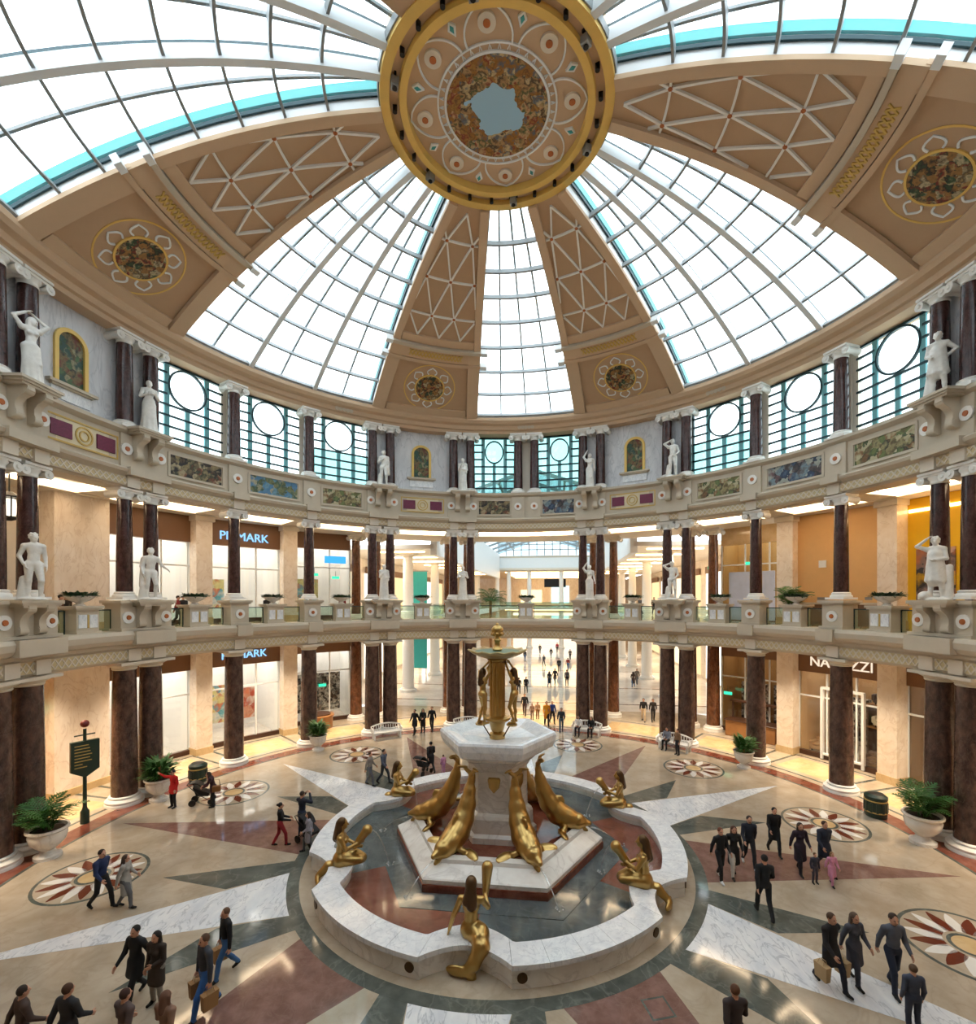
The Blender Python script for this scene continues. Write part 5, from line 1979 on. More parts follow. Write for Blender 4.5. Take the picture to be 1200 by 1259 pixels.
tag(mbox(-20, 20, 23.4, 110, -.3, .004, 'floor_mall', mallfl), 'pale polished floor of the mall beyond the opening', 'floor', kind='structure')
for v in (26, 34, 46, 60):
    o = mbox(-16, 16, v, v + .35, -.1, .008, 'floor_band', fred, bpy.data.objects['floor_mall'])
for s, nm in ((-1, 'teal banner side'), (1, 'seated crowd side')):
    a, b = (9, 20) if s > 0 else (-20, -9)
    g = tag(mbox(a, b, 25, 75, 7.7, 8.0, 'floor_mall_gallery_%d' % (1 if s < 0 else 2), mallfl), 'upper walkway slab of the mall on the ' + nm, 'floor', kind='structure')
    mbox(s * 9 - .1, s * 9 + .1, 25, 75, 7.3, 8.05, 'fascia', white_p, g)
    mbox(s * 9 - .02, s * 9 + .02, 25, 75, 8.05, 9.0, 'glass_panel', rail_m, g)
    mbox(s * 9 - .04, s * 9 + .04, 25, 75, 9.0, 9.06, 'handrail', greym, g)
    c = tag(mbox(a, b, 25, 75, 14.2, 14.6, 'ceiling_mall_%d' % (1 if s < 0 else 2), stone_lt), 'warm lit ceiling over the mall walkway on the ' + nm, 'ceiling', kind='structure')
    mbox(s * 9 - .3, s * 9 + .3, 25, 75, 13.6, 18.2, 'clerestory_beam', white_p, c)
    for i in range(8):
        mbox(s * 13.0 - 2.5, s * 13.0 + 2.5, 27 + 6 * i, 27.35 + 6 * i, 14.08, 14.19, 'light_strip', warmglow, c)
    w = tag(mbox(s * 20 - .2, s * 20 + .2, 21, 110, 0, 14.6, 'wall_mall_%d' % (1 if s < 0 else 2), pinkmar), 'shop wall of the mall on the ' + nm, 'wall', kind='structure')
    for i in range(6):
        v = 27 + 8 * i
        for z0 in (.3, 8.3):
            mbox(s * 19.7 - .05, s * 19.7 + .05, v, v + 5.5, z0, z0 + 4.2, 'shop_window', glow('mall_window_%d_%d_%d' % (s, i, z0), ['#ffe2b8', '#fff4e2', '#ffd9a0'][i % 3], [1.0, 1.3, .8][i % 3]), w)
            mbox(s * 19.6 - .06, s * 19.6 + .06, v, v + 5.5, z0 + 4.2, z0 + 5.0, 'shop_fascia', brownsign, w)
    MW = column_set(7.7, .62, white_st, False)
    MW2 = column_set(6.2, .55, white_st, False)
    for i in range(5):
        v = 30 + 11 * i
        column(MW, M2(s * 13, v, 0), -R(AX), 'tall white round column in a row along the mall floor on the ' + nm, 'white mall columns below ' + nm, 'mall_column')
        column(MW2, M2(s * 13, v, 8.0), -R(AX), 'white round column in a row along the mall gallery on the ' + nm, 'white mall columns above ' + nm, 'mall_column')
mpane_m = glass('mall_roof_glass', (.62, .68, .70), .06)
# glazed nave roof and the glazed end screen
for s in (-1, 1):
    win = tag(mbox(s * 9.05 - .15, s * 9.05 + .15, 25, 75, 18.0, 18.3, 'window_%d' % (16 if s < 0 else 15), white_p), 'glazed mall roof slope on the %s side' % ('teal banner' if s < 0 else 'seated crowd'), 'window', kind='structure')
    for i in range(10):
        v0, v1 = 25 + 5 * i, 30 + 5 * i
        MB().sweep([M2(s * 9, v0, 18.2), M2(0, v0, 21.2)], (0, 0, 1), .2, .3).build('rafter', grey_bar, win)
        for j in range(3):
            t0, t1 = j / 3, (j + 1) / 3
            m = MB()
            c4 = [M2(s * 9 * (1 - t0), v0, 18.3 + 3 * t0), M2(s * 9 * (1 - t0), v1, 18.3 + 3 * t0), M2(s * 9 * (1 - t1), v1, 18.3 + 3 * t1), M2(s * 9 * (1 - t1), v0, 18.3 + 3 * t1)]
            if s < 0:
                c4 = c4[::-1]
            m.hexa(c4 + [(x, y, z + .03) for x, y, z in c4])
            m.build('pane', mpane_m, win)
    for j in range(1, 4):
        t = j / 3
        MB().sweep([M2(s * 9 * (1 - t), 25, 18.2 + 3 * t), M2(s * 9 * (1 - t), 75, 18.2 + 3 * t)], (0, 0, 1), .2, .25).build('purlin', grey_bar, win)
win = tag(mbox(-20, 20, 74.8, 75.4, 15.4, 17.9, 'wall_mall_3', white_p), 'white beam wall across the far end of the mall', 'wall', kind='structure')
mbox(-20, 20, 74.6, 75.6, 15.2, 15.6, 'beam_moulding', stone_lt, win)
mbox(-20, 20, 74.7, 75.5, 17.6, 17.9, 'beam_moulding', stone, win)
w2 = tag(mbox(-20, 20, 75, 75.2, 17.9, 18.05, 'window_17', white_p), 'gridded glass screen over the far mall beam', 'window', kind='structure')
for i in range(13):
    u = -9 + 18 * i / 12
    mbox(u - .09, u + .09, 75, 75.2, 18.05, 21.2, 'mullion', grey_bar, w2)
    for j in range(3):
        if i < 12:
            mbox(u + .06, u + 1.44, 75.08, 75.12, 18.1 + 1.03 * j, 19.1 + 1.03 * j, 'pane', mpane_m, w2)
for j in range(1, 4):
    mbox(-9, 9, 75, 75.2, 18.05 + 1.03 * j, 18.2 + 1.03 * j, 'transom', grey_bar, w2)
fg = tag(mbox(-20, 20, 75, 108, 7.5, 8.0, 'floor_mall_gallery_3', mallfl), 'far gallery floor at the end of the mall', 'floor', kind='structure')
mbox(-9, 9, 75.0, 75.06, 8.0, 9.0, 'glass_panel', rail_m, fg)
fc = tag(mbox(-20, 20, 75.5, 108, 15.0, 15.4, 'ceiling_mall_3', stone_lt), 'warm ceiling of the far mall gallery', 'ceiling', kind='structure')
for i in range(5):
    mbox(-8, 8, 78 + 6 * i, 78.6 + 6 * i, 14.85, 14.98, 'light_strip', warmglow, fc)
    mbox(-8, 8, 78 + 6 * i, 78.6 + 6 * i, 7.35, 7.48, 'light_strip', warmglow, fg)
ew = tag(mbox(-20, 20, 107.6, 108, 0, 15.2, 'wall_mall_4', pinkmar), 'end wall of the mall with lit openings', 'wall', kind='structure')
mbox(1.0, 5.5, 107.4, 107.6, 8.6, 13.0, 'lit_opening', glow('teal_daylight_opening', '#b6e6e8', 1.3), ew)
mbox(-7, -1.5, 107.4, 107.6, 8.6, 12.0, 'lit_opening', glow('warm_opening', '#ffe0b0', 1.0), ew)
mbox(-9, 9, 107.4, 107.6, .4, 6.0, 'lit_opening', glow('far_ground_opening', '#ffe8cc', 1.2), ew)
MW3 = column_set(7.2, .45, white_st, False)
MW4 = column_set(7.4, .45, white_st, False)
for u in (-9.3, -7, -3, 3.2, 7, 9.3):
    column(MW3, M2(u, 75.6, 8.0), -R(AX), 'slim white column under the beam of the far mall gallery', 'far gallery columns', 'mall_column')
    column(MW4, M2(u, 76, 0.004), -R(AX), 'slim white column under the far mall gallery on the ground floor', 'far ground columns', 'mall_column')
# hanging sign and teal banners
e = empty('hanging_direction_sign', M2(2.0, 76.5, 11.2), -R(AX))
MB().box((0, 0, 1.5), (4.2, .2, 1.6)).build('board', black, e)
for s in (-1, 1):
    MB().tube([(s * 1.6, 0, 2.3), (s * 1.6, 0, 4.0)], .03, 6).build('hanger', black, e)
tag(e, 'dark hanging direction board at the far mall gallery', 'sign')
tealm = plain('teal_banner_cloth', '#2fa8a8', .6)
for z, lb in ((8.9, 'gallery'), (1.6, 'ground floor')):
    e = empty('banner', M2(-13.6, 35.5, z), -R(AX))
    MB().box((0, 0, 1.9), (2.2, .1, 3.8)).build('cloth', tealm, e)
    MB().box((0, 0, 3.85), (2.4, .16, .12)).build('top_bar', greym, e)
    for s in (-1, 1):
        MB().box((s * 1.0, 0, -.45 if z > 5 else -.8), (.08, .1, .9 if z > 5 else 1.6)).build('post', greym, e)
    tag(e, 'teal banner between the white mall columns on the ' + lb, 'banner', 'teal banners')
# wooden kiosk seen behind the brown column on the ground floor
e = empty('kiosk', P(22.6, 43.5, 0), face(43.5))
MB().box((0, 0, .55), (3.2, 1.1, 1.1), bev=.03).build('counter', wood, e)
MB().box((0, 0, 1.13), (3.4, 1.3, .07), bev=.02).build('worktop', dkwood, e)
for s in (-1, 1):
    MB().box((s * 1.5, .4, 1.7), (.1, .1, 1.2)).build('post', dkwood, e)
MB().box((0, .4, 2.35), (3.2, .5, .12)).build('canopy', dkwood, e)
tag(e, 'wooden kiosk counter with dark canopy beneath the ground exit sign', 'kiosk')
# round wooden counter by the dark stocked shop
e = empty('round_counter', P(21.7, -44.5, 0), face(-44.5))
MB().lathe([(.95, 0), (.95, .85), (1.05, .88), (1.05, .96)], 28).build('drum', wood, e, 50)
MB().lathe([(.8, .96), (.8, 1.05)], 24).build('top', dkwood, e)
tag(e, 'round wooden counter before the dark stocked ground shop', 'counter')


# ================================================================= lamps: unseen fill lights added to brighten the corridor and the mall
def lamp(loc, power, col, size=1.6, rx=0.0, name='fill_light', label='unseen added warm downlight in the corridor ceiling', rz=0.0):
    l = bpy.data.lights.new('fill_light', 'AREA')
    l.shape = 'DISK'
    l.size = size
    l.energy = power
    l.spread = R(105)
    l.color = col
    o = bpy.data.objects.new('lamp_light', l)
    C.objects.link(o)
    o.location = loc
    o.rotation_euler = (rx, 0, rz)
    return o


for i in range(len(CUTS) - 1):
    a = (CUTS[i] + CUTS[i + 1]) / 2
    for z, lb, pw in ((6.58, 'ground floor', 150),):
        e = empty('fill_light', P(19.6, a, z), 0)  # unseen lamp and trim ring, added to light the ground corridor
        MB().lathe([(.36, -.04), (.36, .0), (.3, .0), (.3, -.03)], 20).build('ring', white_p, e)
        l = lamp((0, 0, -.06), pw, (1, .8, .56))
        l.parent = e
        tag(e, 'unseen added warm downlight in the %s corridor ceiling' % lb, 'fill_light', 'added fill lights of the ' + lb + ' corridor')
for v in (30, 42, 54, 66):
    for s in (-1, 1):
        for z, lb in ((7.65, 'ground floor'), (14.1, 'gallery')):
            e = empty('fill_light', M2(s * 14, v, z), 0)  # lamp and trim ring added only to brighten the mall walkway
            MB().lathe([(.36, -.04), (.36, .0), (.3, .0), (.3, -.03)], 20).build('ring', white_p, e)
            l = lamp((0, 0, -.06), 200, (1, .84, .64))
            l.parent = e
            tag(e, 'added round downlight over the mall walkway on the ' + lb, 'fill_light', 'added mall fill lights on the ' + lb)
# hanging lantern on the gallery by the directory sign side
e = empty('hanging_lantern', P(20.2, -93.0, 12.9), face(-93))
MB().tube([(0, 0, 1.0), (0, 0, 2.06)], .03, 6).build('rod', black, e)
lt_ = MB()
for i in range(6):
    t = 2 * pi * i / 6
    lt_.tube([(.3 * math.cos(t), .3 * math.sin(t), 0), (.34 * math.cos(t), .34 * math.sin(t), .8)], .03, 6)
lt_.lathe([(.08, -.15), (.32, -.05), (.32, 0)], 12).lathe([(.36, .8), (.36, .86), (.12, 1.05)], 12)
lt_.build('cage', black, e)
MB().lathe([(.2, .08), (.24, .4), (.2, .74)], 12).build('shade', glow('lantern_glow', '#fff0d8', 1.5), e, 50)
tag(e, 'black iron hanging lantern beside the gallery columns by the nude male statue', 'lantern')

# ================================================================= potted palms, bins, benches, directory sign
urn = MB().lathe([(.36, 0), (.36, .1), (.22, .16), (.18, .26), (.28, .34), (.45, .52), (.5, .74), (.47, .84), (.55, .9), (.55, .96), (.48, .96), (.44, .84), (.1, .8)], 28).mesh('urn', fmar, 50)
urnsoil = MB().lathe([(.44, .8), (.44, .88), (.1, .9)], 20).mesh('soil', soil)


def frond_mesh(seed, L):
    rd = random.Random(seed)
    m = MB()
    pts = []
    for i in range(8):
        t = i / 7
        pts.append(Vector((0, -L * .75 * t, L * (.95 * t - .75 * t * t))))
    m.tube(pts, [.018 - .012 * i / 7 for i in range(8)], 5)
    for i in range(1, 8):
        for s in (-1, 1):
            for o in (0, .5):
                q = min(i + o, 7)
                k = int(q)
                b = pts[k].lerp(pts[min(k + 1, 7)], q - k)
                l = L * .34 * math.sin(pi * min(.95, .25 + .7 * q / 7)) * rd.uniform(.85, 1.1)
                tip = b + Vector((s * l * .85, -l * .55, -l * .15))
                mid = b.lerp(tip, .5) + Vector((0, 0, .03))
                w = Vector((0, .028, 0))
                m.add([b - w * .4, b + w * .4, mid + w, mid - w, tip], [(0, 1, 2, 3), (3, 2, 4)])
    return m.mesh('frond', leaf)


fr1, fr2 = frond_mesh(1, 1.5), frond_mesh(2, 1.15)
bushm = leaf_mesh('foliage', leaf, 260, .52, 1.9, .5, .055, 11, .25)


def potted(loc, rz, label, palm=True, sc=1.0):
    e = empty('potted_palm' if palm else 'potted_shrub', loc, rz)
    e.scale = (sc, sc, sc)
    put('urn', urn, e)
    put('soil', urnsoil, e)
    if palm:
        for i in range(20):
            t = 2.4 * i
            o = put('frond', fr1 if i % 2 else fr2, e, (.12 * math.cos(t), .12 * math.sin(t), .84), 0)
            o.rotation_euler = (-.2 - .07 * (i % 10), 0, t)
    else:
        put('foliage', bushm, e, (0, 0, .95))
        MB().tube([(0, 0, .8), (.02, 0, 1.5)], .05, 7).build('stem', wood, e)
    return tag(e, label, 'potted plant', 'urns of plants along the ground columns')


potted(P(16.6, -99.4, 0), 0, 'marble urn with arching palm at the column nearest the green directory sign', True, 1.15)
potted(P(16.6, -81.9, 0), 0, 'marble urn with bushy shrub between the paired columns and the person in red', False, 1.1)
potted(P(16.4, -50.6, 0), 0, 'marble urn with leafy shrub at the single column by the dark stocked shop', False)
potted(P(16.6, 81.9, 0), 0, 'marble urn with arching palm at the column beside the green bin', True, 1.2)
potted(P(16.4, 51.0, 0), 0, 'marble urn with leafy shrub at the single column by the wooden kiosk', False)
# tall palms in the mall
potted(P(20.0, 53.2, 8.0), 0, 'potted palm on the gallery before the first orange panel', True, 1.2)
e = empty('palm_tree', (-.72, 30.0, .004))
MB().lathe([(1.0, 0), (1.1, .7), (1.0, .8), (.2, .8)], 24).build('planter_tub', fmar, e, 50)
MB().tube([(0, 0, .7), (.1, 0, 3.5), (.0, .05, 6.5), (.05, 0, 9.4)], [.22, .17, .15, .14], 10).build('trunk', wood, e, 'all')
for i in range(26):
    t = 2.4 * i
    o = put('frond', fr1, e, (.05, 0, 9.3), 0, sc=1.5)
    o.rotation_euler = (.5 - .1 * (i % 11), 0, t)
for i in range(14):
    t = 2.4 * i + 1
    o = put('frond', fr2, e, (.05, 0, 6.9), 0, sc=1.2)
    o.rotation_euler = (.3 - .1 * (i % 7), 0, t)
tag(e, 'tall palm tree in a stone tub just beyond the mall opening', 'palm tree')


def bin_(loc, label):
    e = empty('litter_bin', loc, 0)
    MB().lathe([(.36, 0), (.4, .05), (.42, .4), (.4, .78), (.43, .8), (.43, .9), (.3, 1.0), (.28, .98)], 24).build('drum', dkgreen, e, 50)
    for z in (.22, .7):
        MB().lathe([(.425, z), (.435, z + .02), (.425, z + .05)], 24).build('band', goldpat, e)
    for i in range(12):
        t = 2 * pi * i / 12
        MB().box((.42 * math.cos(t), .42 * math.sin(t), .45), (.03, .09, .4), t).build('slat', dkgreen, e)
    MB().lathe([(.27, .97), (.27, .985)], 20).build('opening', black, e)
    return tag(e, label, 'bin', 'litter bins')


bin_((-15.6, 6.6, 0), 'round dark green litter bin by the single column near the lit shop')
bin_((16.6, 2.65, 0), 'round dark green litter bin between the single column and the palm urn')


def bench(loc, rz, label):
    e = empty('bench', loc, rz)
    MB().box((0, 0, .45), (2.0, .55, .07), bev=.02).build('seat', white_st, e)
    bk = MB()
    pts = [(-1.0, .25, .5)] + [(-1.0 + 2.0 * i / 10, .27, .82 + .16 * math.sin(pi * i / 10)) for i in range(11)] + [(1.0, .25, .5)]
    bk.sweep(pts, (0, -1, 0), .08, .08)
    for i in range(1, 12):
        x = -1.0 + 2.0 * i / 12
        bk.box((x, .26, .67), (.04, .04, .42))
    bk.build('backrest', white_st, e)
    for s in (-1, 1):
        MB().sweep([(s * .98, -.25, .47), (s * .98, -.26, .68), (s * .98, .0, .74), (s * .98, .26, .72)], (s, 0, 0), .07, .07).build('armrest', white_st, e)
        for y in (-.22, .22):
            MB().box((s * .88, y, .22), (.12, .12, .44), bev=.02).build('leg', white_st, e)
    return tag(e, label, 'bench', 'white benches between the columns')


bench(P(16.35, -34.6, 0), face(-34.6), 'empty white ornamental bench before the paired columns by the dark stocked shop')
bench(P(16.35, -14.5, 0), face(-14.5), 'empty white bench half hidden behind the fountain basin')
bench(P(16.35, 15.4, 0), face(15.4), 'white bench with two seated people before the paired columns by the mall opening')
bench(P(16.35, 36.2, 0), face(36.2), 'white bench beside the couple at the columns near the wooden kiosk')

e = empty('directory_sign', P(17.65, -90.5, 0), face(-90.5) - .5)
MB().lathe([(.16, 0), (.16, .5), (.1, .6), (.075, .7), (.06, 3.9), (.06, 4.0)], 14).build('post', dkgreen, e, 50)
MB().tube([(-.35, 0, 3.75), (.35, 0, 3.75)], .03, 8).build('crossbar', dkgreen, e)
MB().ball((0, 0, 4.22), .16, 12, 8).build('finial', plain('red_finial', '#7a2c28', .4), e, 'all')
bd = MB()
q = [(-.48, 3.5), (.48, 3.5), (.48, 2.25), (0, 1.95), (-.48, 2.25)]
bd.add([(x, -.09, z) for x, z in q] + [(x, .09, z) for x, z in q], [tuple(range(5)), tuple(range(9, 4, -1))] + [(i, 5 + i, 5 + (i + 1) % 5, (i + 1) % 5) for i in range(5)])
bdo = bd.build('board', dkgreen, e)
ln_ = MB()
rd = random.Random(5)
for i in range(8):
    w = rd.uniform(.25, .6)
    ln_.box((-.36 + w / 2, -.095, 3.32 - .13 * i), (w, .012, .035))
ln_.build('text_lines', goldpat, bdo)
tag(e, 'dark green directory sign on a post by the paired ground columns', 'sign')

# ================================================================= people
CL = {}


def cloth(h):
    if h not in CL:
        CL[h] = plain('cloth_' + h.strip('#'), h, .8, var=.15, scale=8)
    return CL[h]


skin1 = plain('skin_light', '#c8957a', .55, var=.06)
skin2 = plain('skin_brown', '#8a5a40', .55, var=.06)
eye_m = plain('eye_dark', '#1c1614', .3)
lip_m = plain('lip', '#8a4a44', .5)
slots = [skin1, cloth('#222228'), cloth('#1c1e26'), cloth('#2a1c14'), cloth('#151515'), eye_m, lip_m]
walkL = dict(kl=(.1, -.2, .52), al=(.1, -.27, .1), tl=(.11, -.42, .06), kr=(-.1, .06, .5), ar=(-.1, .33, .16), tr=(-.11, .22, .05), el=(.23, .12, 1.14), wl=(.24, .2, .91), er=(-.23, -.06, 1.13), wr=(-.23, -.26, .98))
walkR = dict(kr=(-.1, -.18, .51), ar=(-.1, -.2, .1), tr=(-.11, -.35, .04), kl=(.1, .05, .5), al=(.1, .26, .13), tl=(.11, .13, .04), er=(-.23, .1, 1.14), wr=(-.25, .14, .9), el=(.23, -.04, 1.13), wl=(.22, -.22, .99))
POSE = {
    'stand': human(),
    'walk': human(walkL),
    'walk2': human(walkR, hair='short'),
    'coat': human(walkR, coat=.42, hair='long', fem=True),
    'coatm': human(walkL, coat=.3, hair='short'),
    'standcoat': human(dict(el=(.22, -.02, 1.12), wl=(.1, -.2, 1.08)), coat=.38, hair='long', fem=True),
    'photo': human(dict(el=(.3, -.16, 1.3), wl=(.1, -.3, 1.55), er=(-.3, -.16, 1.3), wr=(-.1, -.3, 1.55))),
    'wave': human(dict(er=(-.34, -.12, 1.42), wr=(-.42, -.3, 1.6), kl=(.11, -.03, .5)), coat=.2, hair='cap'),
    'bag': human(dict(walkL, el=(.25, .0, 1.12), wl=(.28, -.02, .86), er=(-.25, .0, 1.12), wr=(-.28, -.02, .86))),
    'push': human(dict(walkR, el=(.22, -.06, 1.13), wl=(.16, -.34, 1.02), er=(-.22, -.06, 1.13), wr=(-.16, -.34, 1.02)), hair='bun', fem=True),
    'sit': human(dict(kl=(.12, -.42, .93), al=(.12, -.43, .46), tl=(.13, -.58, .40), kr=(-.12, -.42, .93), ar=(-.12, -.45, .46), tr=(-.13, -.6, .40), el=(.22, -.06, 1.16), wl=(.12, -.3, 1.04), er=(-.22, -.06, 1.16), wr=(-.1, -.3, 1.06), hea=(0, -.05, 1.61)), hair='long'),
    'lean': human(dict(che=(0, -.08, 1.27), wai=(0, -.02, 1.1), nec=(0, -.12, 1.42), hea=(0, -.2, 1.55), sl=(.175, -.09, 1.37), sr=(-.175, -.09, 1.37), el=(.2, -.22, 1.1), wl=(.12, -.4, 1.0), er=(-.2, -.22, 1.1), wr=(-.12, -.4, 1.0)), coat=.15, hair='long', fem=True),
}
POSE = {k: sdf_mesh('person_' + k, v, .0125, slots) for k, v in POSE.items()}


def person(pose, x, y, deg, top, legs, hair, label, h=1.74, z=.004, skin=None, shoes='#151515', group=None):
    """deg: bearing the person faces, clockwise from +y"""
    o = put('person', POSE[pose], None, (x, y, z), pi - R(deg), sc=h / 1.735)
    for i, m in enumerate([skin or skin1, cloth(top), cloth(legs), cloth(hair), cloth(shoes), eye_m, lip_m]):
        o.material_slots[i].link = 'OBJECT'
        o.material_slots[i].material = m
    tag(o, label, 'person', group)
    return o


BK, DK, JN, BR, NV, GY = '#17171a', '#202329', '#3c5f8c', '#2a1c14', '#1c2a4a', '#55565a'
# left side of the floor
person('wave', -14.79, 3.49, 200, '#c01818', BK, '#141210', 'person in a bright red coat and dark cap raising one arm near the shrub urn', 1.72)
person('lean', -13.02, 3.58, 250, '#40222a', BK, BR, 'person in a maroon coat with a brown shoulder bag leaning to a pushchair', 1.68)
person('push', -8.36, .1, 60, BK, '#8c1c24', '#1a1412', 'person in a black jacket and red trousers near the pushchair by the basin', 1.66)
person('photo', -7.83, .85, 20, '#1b2030', '#1d2740', BR, 'person in dark navy clothes with both hands raised to the face taking a picture', 1.8)
person('coat', -7.1, -.35, 250, '#8d8a94', GY, BR, 'person in a pale grey coat standing by the basin rim beside the pushchair', 1.5)
person('walk', -12.16, -3.65, 100, '#1c2b52', BK, BR, 'man in a navy jacket and black trousers walking over the petal roundel', 1.8)
person('coat', -11.46, -3.6, 80, '#9a958e', '#5b5a5c', '#4a3a30', 'person in a light grey coat walking beside the man in navy', 1.62)
person('coatm', -8.57, -7.03, 190, BK, BK, '#1a1614', 'person in a long black coat walking on the white ray', 1.76)
person('standcoat', -8.0, -7.14, 190, '#3a2f28', '#8d857c', '#1c1410', 'woman in a brown coat and beige trousers beside the long black coat', 1.7)
person('bag', -6.7, -7.41, 215, '#3d4048', '#3a6ab0', '#5a4030', 'man in a grey sweater and blue jeans carrying paper bags', 1.82)
person('bag', -6.85, -6.29, 220, BK, '#3c6494', '#6a4a34', 'woman in a black top and blue jeans carrying a paper bag', 1.7)
person('walk', -9.55, -8.75, 30, '#4a3a34', BK, BR, 'person in a brown top walking, only the head in view beside the grey hooded one', 1.72)
person('coatm', -8.64, -8.75, 10, '#2a2a2e', BK, '#4a2e1c', 'brown-haired person in charcoal walking, only the head in view', 1.76)
person('walk2', -7.41, -8.85, 20, '#5a4a48', DK, '#3c241c', 'auburn-haired person in a dusky top, only the head in view', 1.74)
person('coat', -6.6, -8.85, 15, '#8a6a58', DK, '#6a4a3a', 'light-haired person in a tan coat, only the head in view', 1.7)
person('walk', 4.78, -8.75, 0, '#3a3030', DK, '#5a3822', 'chestnut-haired person with only the head in view between dark and red rays', 1.74)
# beyond the fountain on the left
person('coatm', -5.81, 15.37, 200, BK, BK, '#101010', 'person in a black coat, first of three in black at the bench', 1.75)
person('standcoat', -5.30, 15.78, 190, BK, BK, '#101010', 'person in black, middle one of three in black at the bench', 1.7)
person('walk', -4.72, 16.2, 185, BK, DK, '#101010', 'person in black, one of three in black nearest the mall opening', 1.76)
person('walk2', -6.5, 6.1, 100, '#8a8078', '#5a5a60', BR, 'person in grey-brown walking behind the basin toward the mall', 1.7)
person('walk', -5.85, 6.35, 110, '#4a5264', '#2c3038', BR, 'person in slate blue walking behind the basin', 1.76)
person('coatm', -3.65, 7.9, 330, '#16161a', BK, '#101010', 'person in a black coat beside a small child in pink behind the basin', 1.7)
person('stand', -2.95, 7.8, 330, '#c889b4', '#b07aa8', BR, 'small child in pink behind the basin', 1.02)
# mall opening
person('walk', 2.23, 20.8, 190, '#17171c', '#3a2024', BR, 'person in black walking into the mall opening', 1.8)
person('stand', 2.75, 19.5, 170, '#b08a70', '#7a5a50', BR, 'child in a tan top in the mall opening', 1.3)
person('stand', 3.2, 19.73, 190, '#c8a078', '#a0703c', '#6a4a2c', 'child in a pale top beside the child in tan in the mall opening', 1.35)
person('coatm', 3.7, 17.6, 180, '#e0961c', BK, BR, 'person in a bright yellow-orange jacket in the mall opening', 1.84)
person('bag', 4.2, 18.3, 170, '#2a4a9a', DK, BR, 'person in a blue jacket behind the one in yellow-orange', 1.7)
person('walk2', 4.58, 15.99, 185, '#26303a', '#4a6070', BR, 'person in dark top and grey-blue trousers standing apart near the bench', 1.72)
for a, t, l, lb in ((13.4, '#e4e0dc', '#2a2630', 'seated person in white on the bench by the mall opening'), (16.6, '#1a1a1e', BK, 'seated person in black on the bench by the mall opening'),
                    (34.6, '#7a8090', '#15171c', 'person in grey seated at one end of the bench near the kiosk')):
    p = P(16.3, a, 0)
    person('sit', p[0], p[1], a + AX + 180, t, l, BR, lb, 1.72, -.355)
person('stand', 11.0, 10.9, 250, '#8a6a50', '#20222a', '#3a2418', 'person in a brown jacket standing by the bench near the kiosk', 1.6)
person('walk', 11.36, 18.9, 200, BK, '#c8b090', BR, 'person in a black jacket and beige trousers between the rear columns', 1.8)
person('walk2', 12.1, 18.9, 190, '#2a2420', BK, '#101010', 'person in dark brown and black between the rear columns', 1.76)
# right side of the floor
person('walk2', 7.55, -2.15, 170, '#16171b', BK, '#6a3a28', 'man in a black jacket and white shoes walking by the basin rim', 1.76, shoes='#d8d8d8')
person('coat', 8.1, -1.95, 185, '#1a1a1c', '#c8c0b8', '#4a2a1c', 'woman in an open black coat over beige clothes near the basin', 1.72)
person('walk', 8.94, -1.36, 190, '#1c2230', DK, '#2a1e18', 'man in a dark blue jacket and white shoes walking behind the others', 1.8, shoes='#d0d0d0')
person('coatm', 10.33, -.49, 190, '#121214', BK, '#0e0e0e', 'person in a black hooded coat with a face mask near the roundel', 1.72)
person('coat', 10.5, -1.75, 180, '#2a1c2c', '#1c1420', '#2a1a14', 'woman in a plum dress walking with a small child over the roundel', 1.74)
person('stand', 10.62, -2.35, 180, '#3a3a48', '#4a4450', '#6a4a30', 'small child in grey before the woman in plum', 1.02)
person('coatm', 11.35, -1.75, 180, '#1e2638', DK, '#3a2418', 'man in a navy coat over a blue shirt walking with a child in pink', 1.8)
person('coat', 11.12, -2.45, 180, '#d890b0', '#d890b0', '#8a6a48', 'small child in a long pink dress before the man in navy coat', 1.1)
person('walk', 7.98, -4.06, 10, '#14161a', BK, '#1a1614', 'man in all black walking away alone on the red ray', 1.86)
person('coatm', 8.16, -6.67, 165, '#1c1a1e', '#1c2030', '#4a3424', 'man in a black coat carrying tan bags on the white ray', 1.82)
person('coat', 8.85, -6.5, 170, '#4a4a54', '#3a3c48', '#5a4638', 'woman in a slate coat beside the man with tan bags', 1.72)
person('walk2', 9.61, -6.75, 185, '#565a66', '#20283c', '#3a2a20', 'man in a grey jacket walking behind a smaller person in denim', 1.86)
person('stand', 9.1, -7.9, 10, '#3f4658', '#2c3448', '#5a4432', 'smaller person in a denim jacket in front of the man in grey jacket', 1.5)


def paper_bag(x, y, z, rz, mat, label, w=.3, d=.13, h=.36):
    e = empty('paper_bag', (x, y, z), rz)
    MB().hexa([(-w / 2, -d / 2, 0), (w / 2, -d / 2, 0), (w / 2, d / 2, 0), (-w / 2, d / 2, 0), (-w / 2 - .02, -d / 2 - .02, h), (w / 2 + .02, -d / 2 - .02, h), (w / 2 + .02, d / 2 + .02, h), (-w / 2 - .02, d / 2 + .02, h)]).build('bag_body', mat, e)
    for s in (-1, 1):
        MB().tube([(-.08, s * d / 2, h - .02), (-.06, s * d * .2, h + .1), (.06, s * d * .2, h + .1), (.08, s * d / 2, h - .02)], .008, 5).build('handle', mat, e)
    return tag(e, label, 'bag', 'shopping bags')


kraft = plain('kraft_paper', '#a07a50', .8, var=.08)
tanc = plain('tan_bag', '#b49870', .7, var=.08)


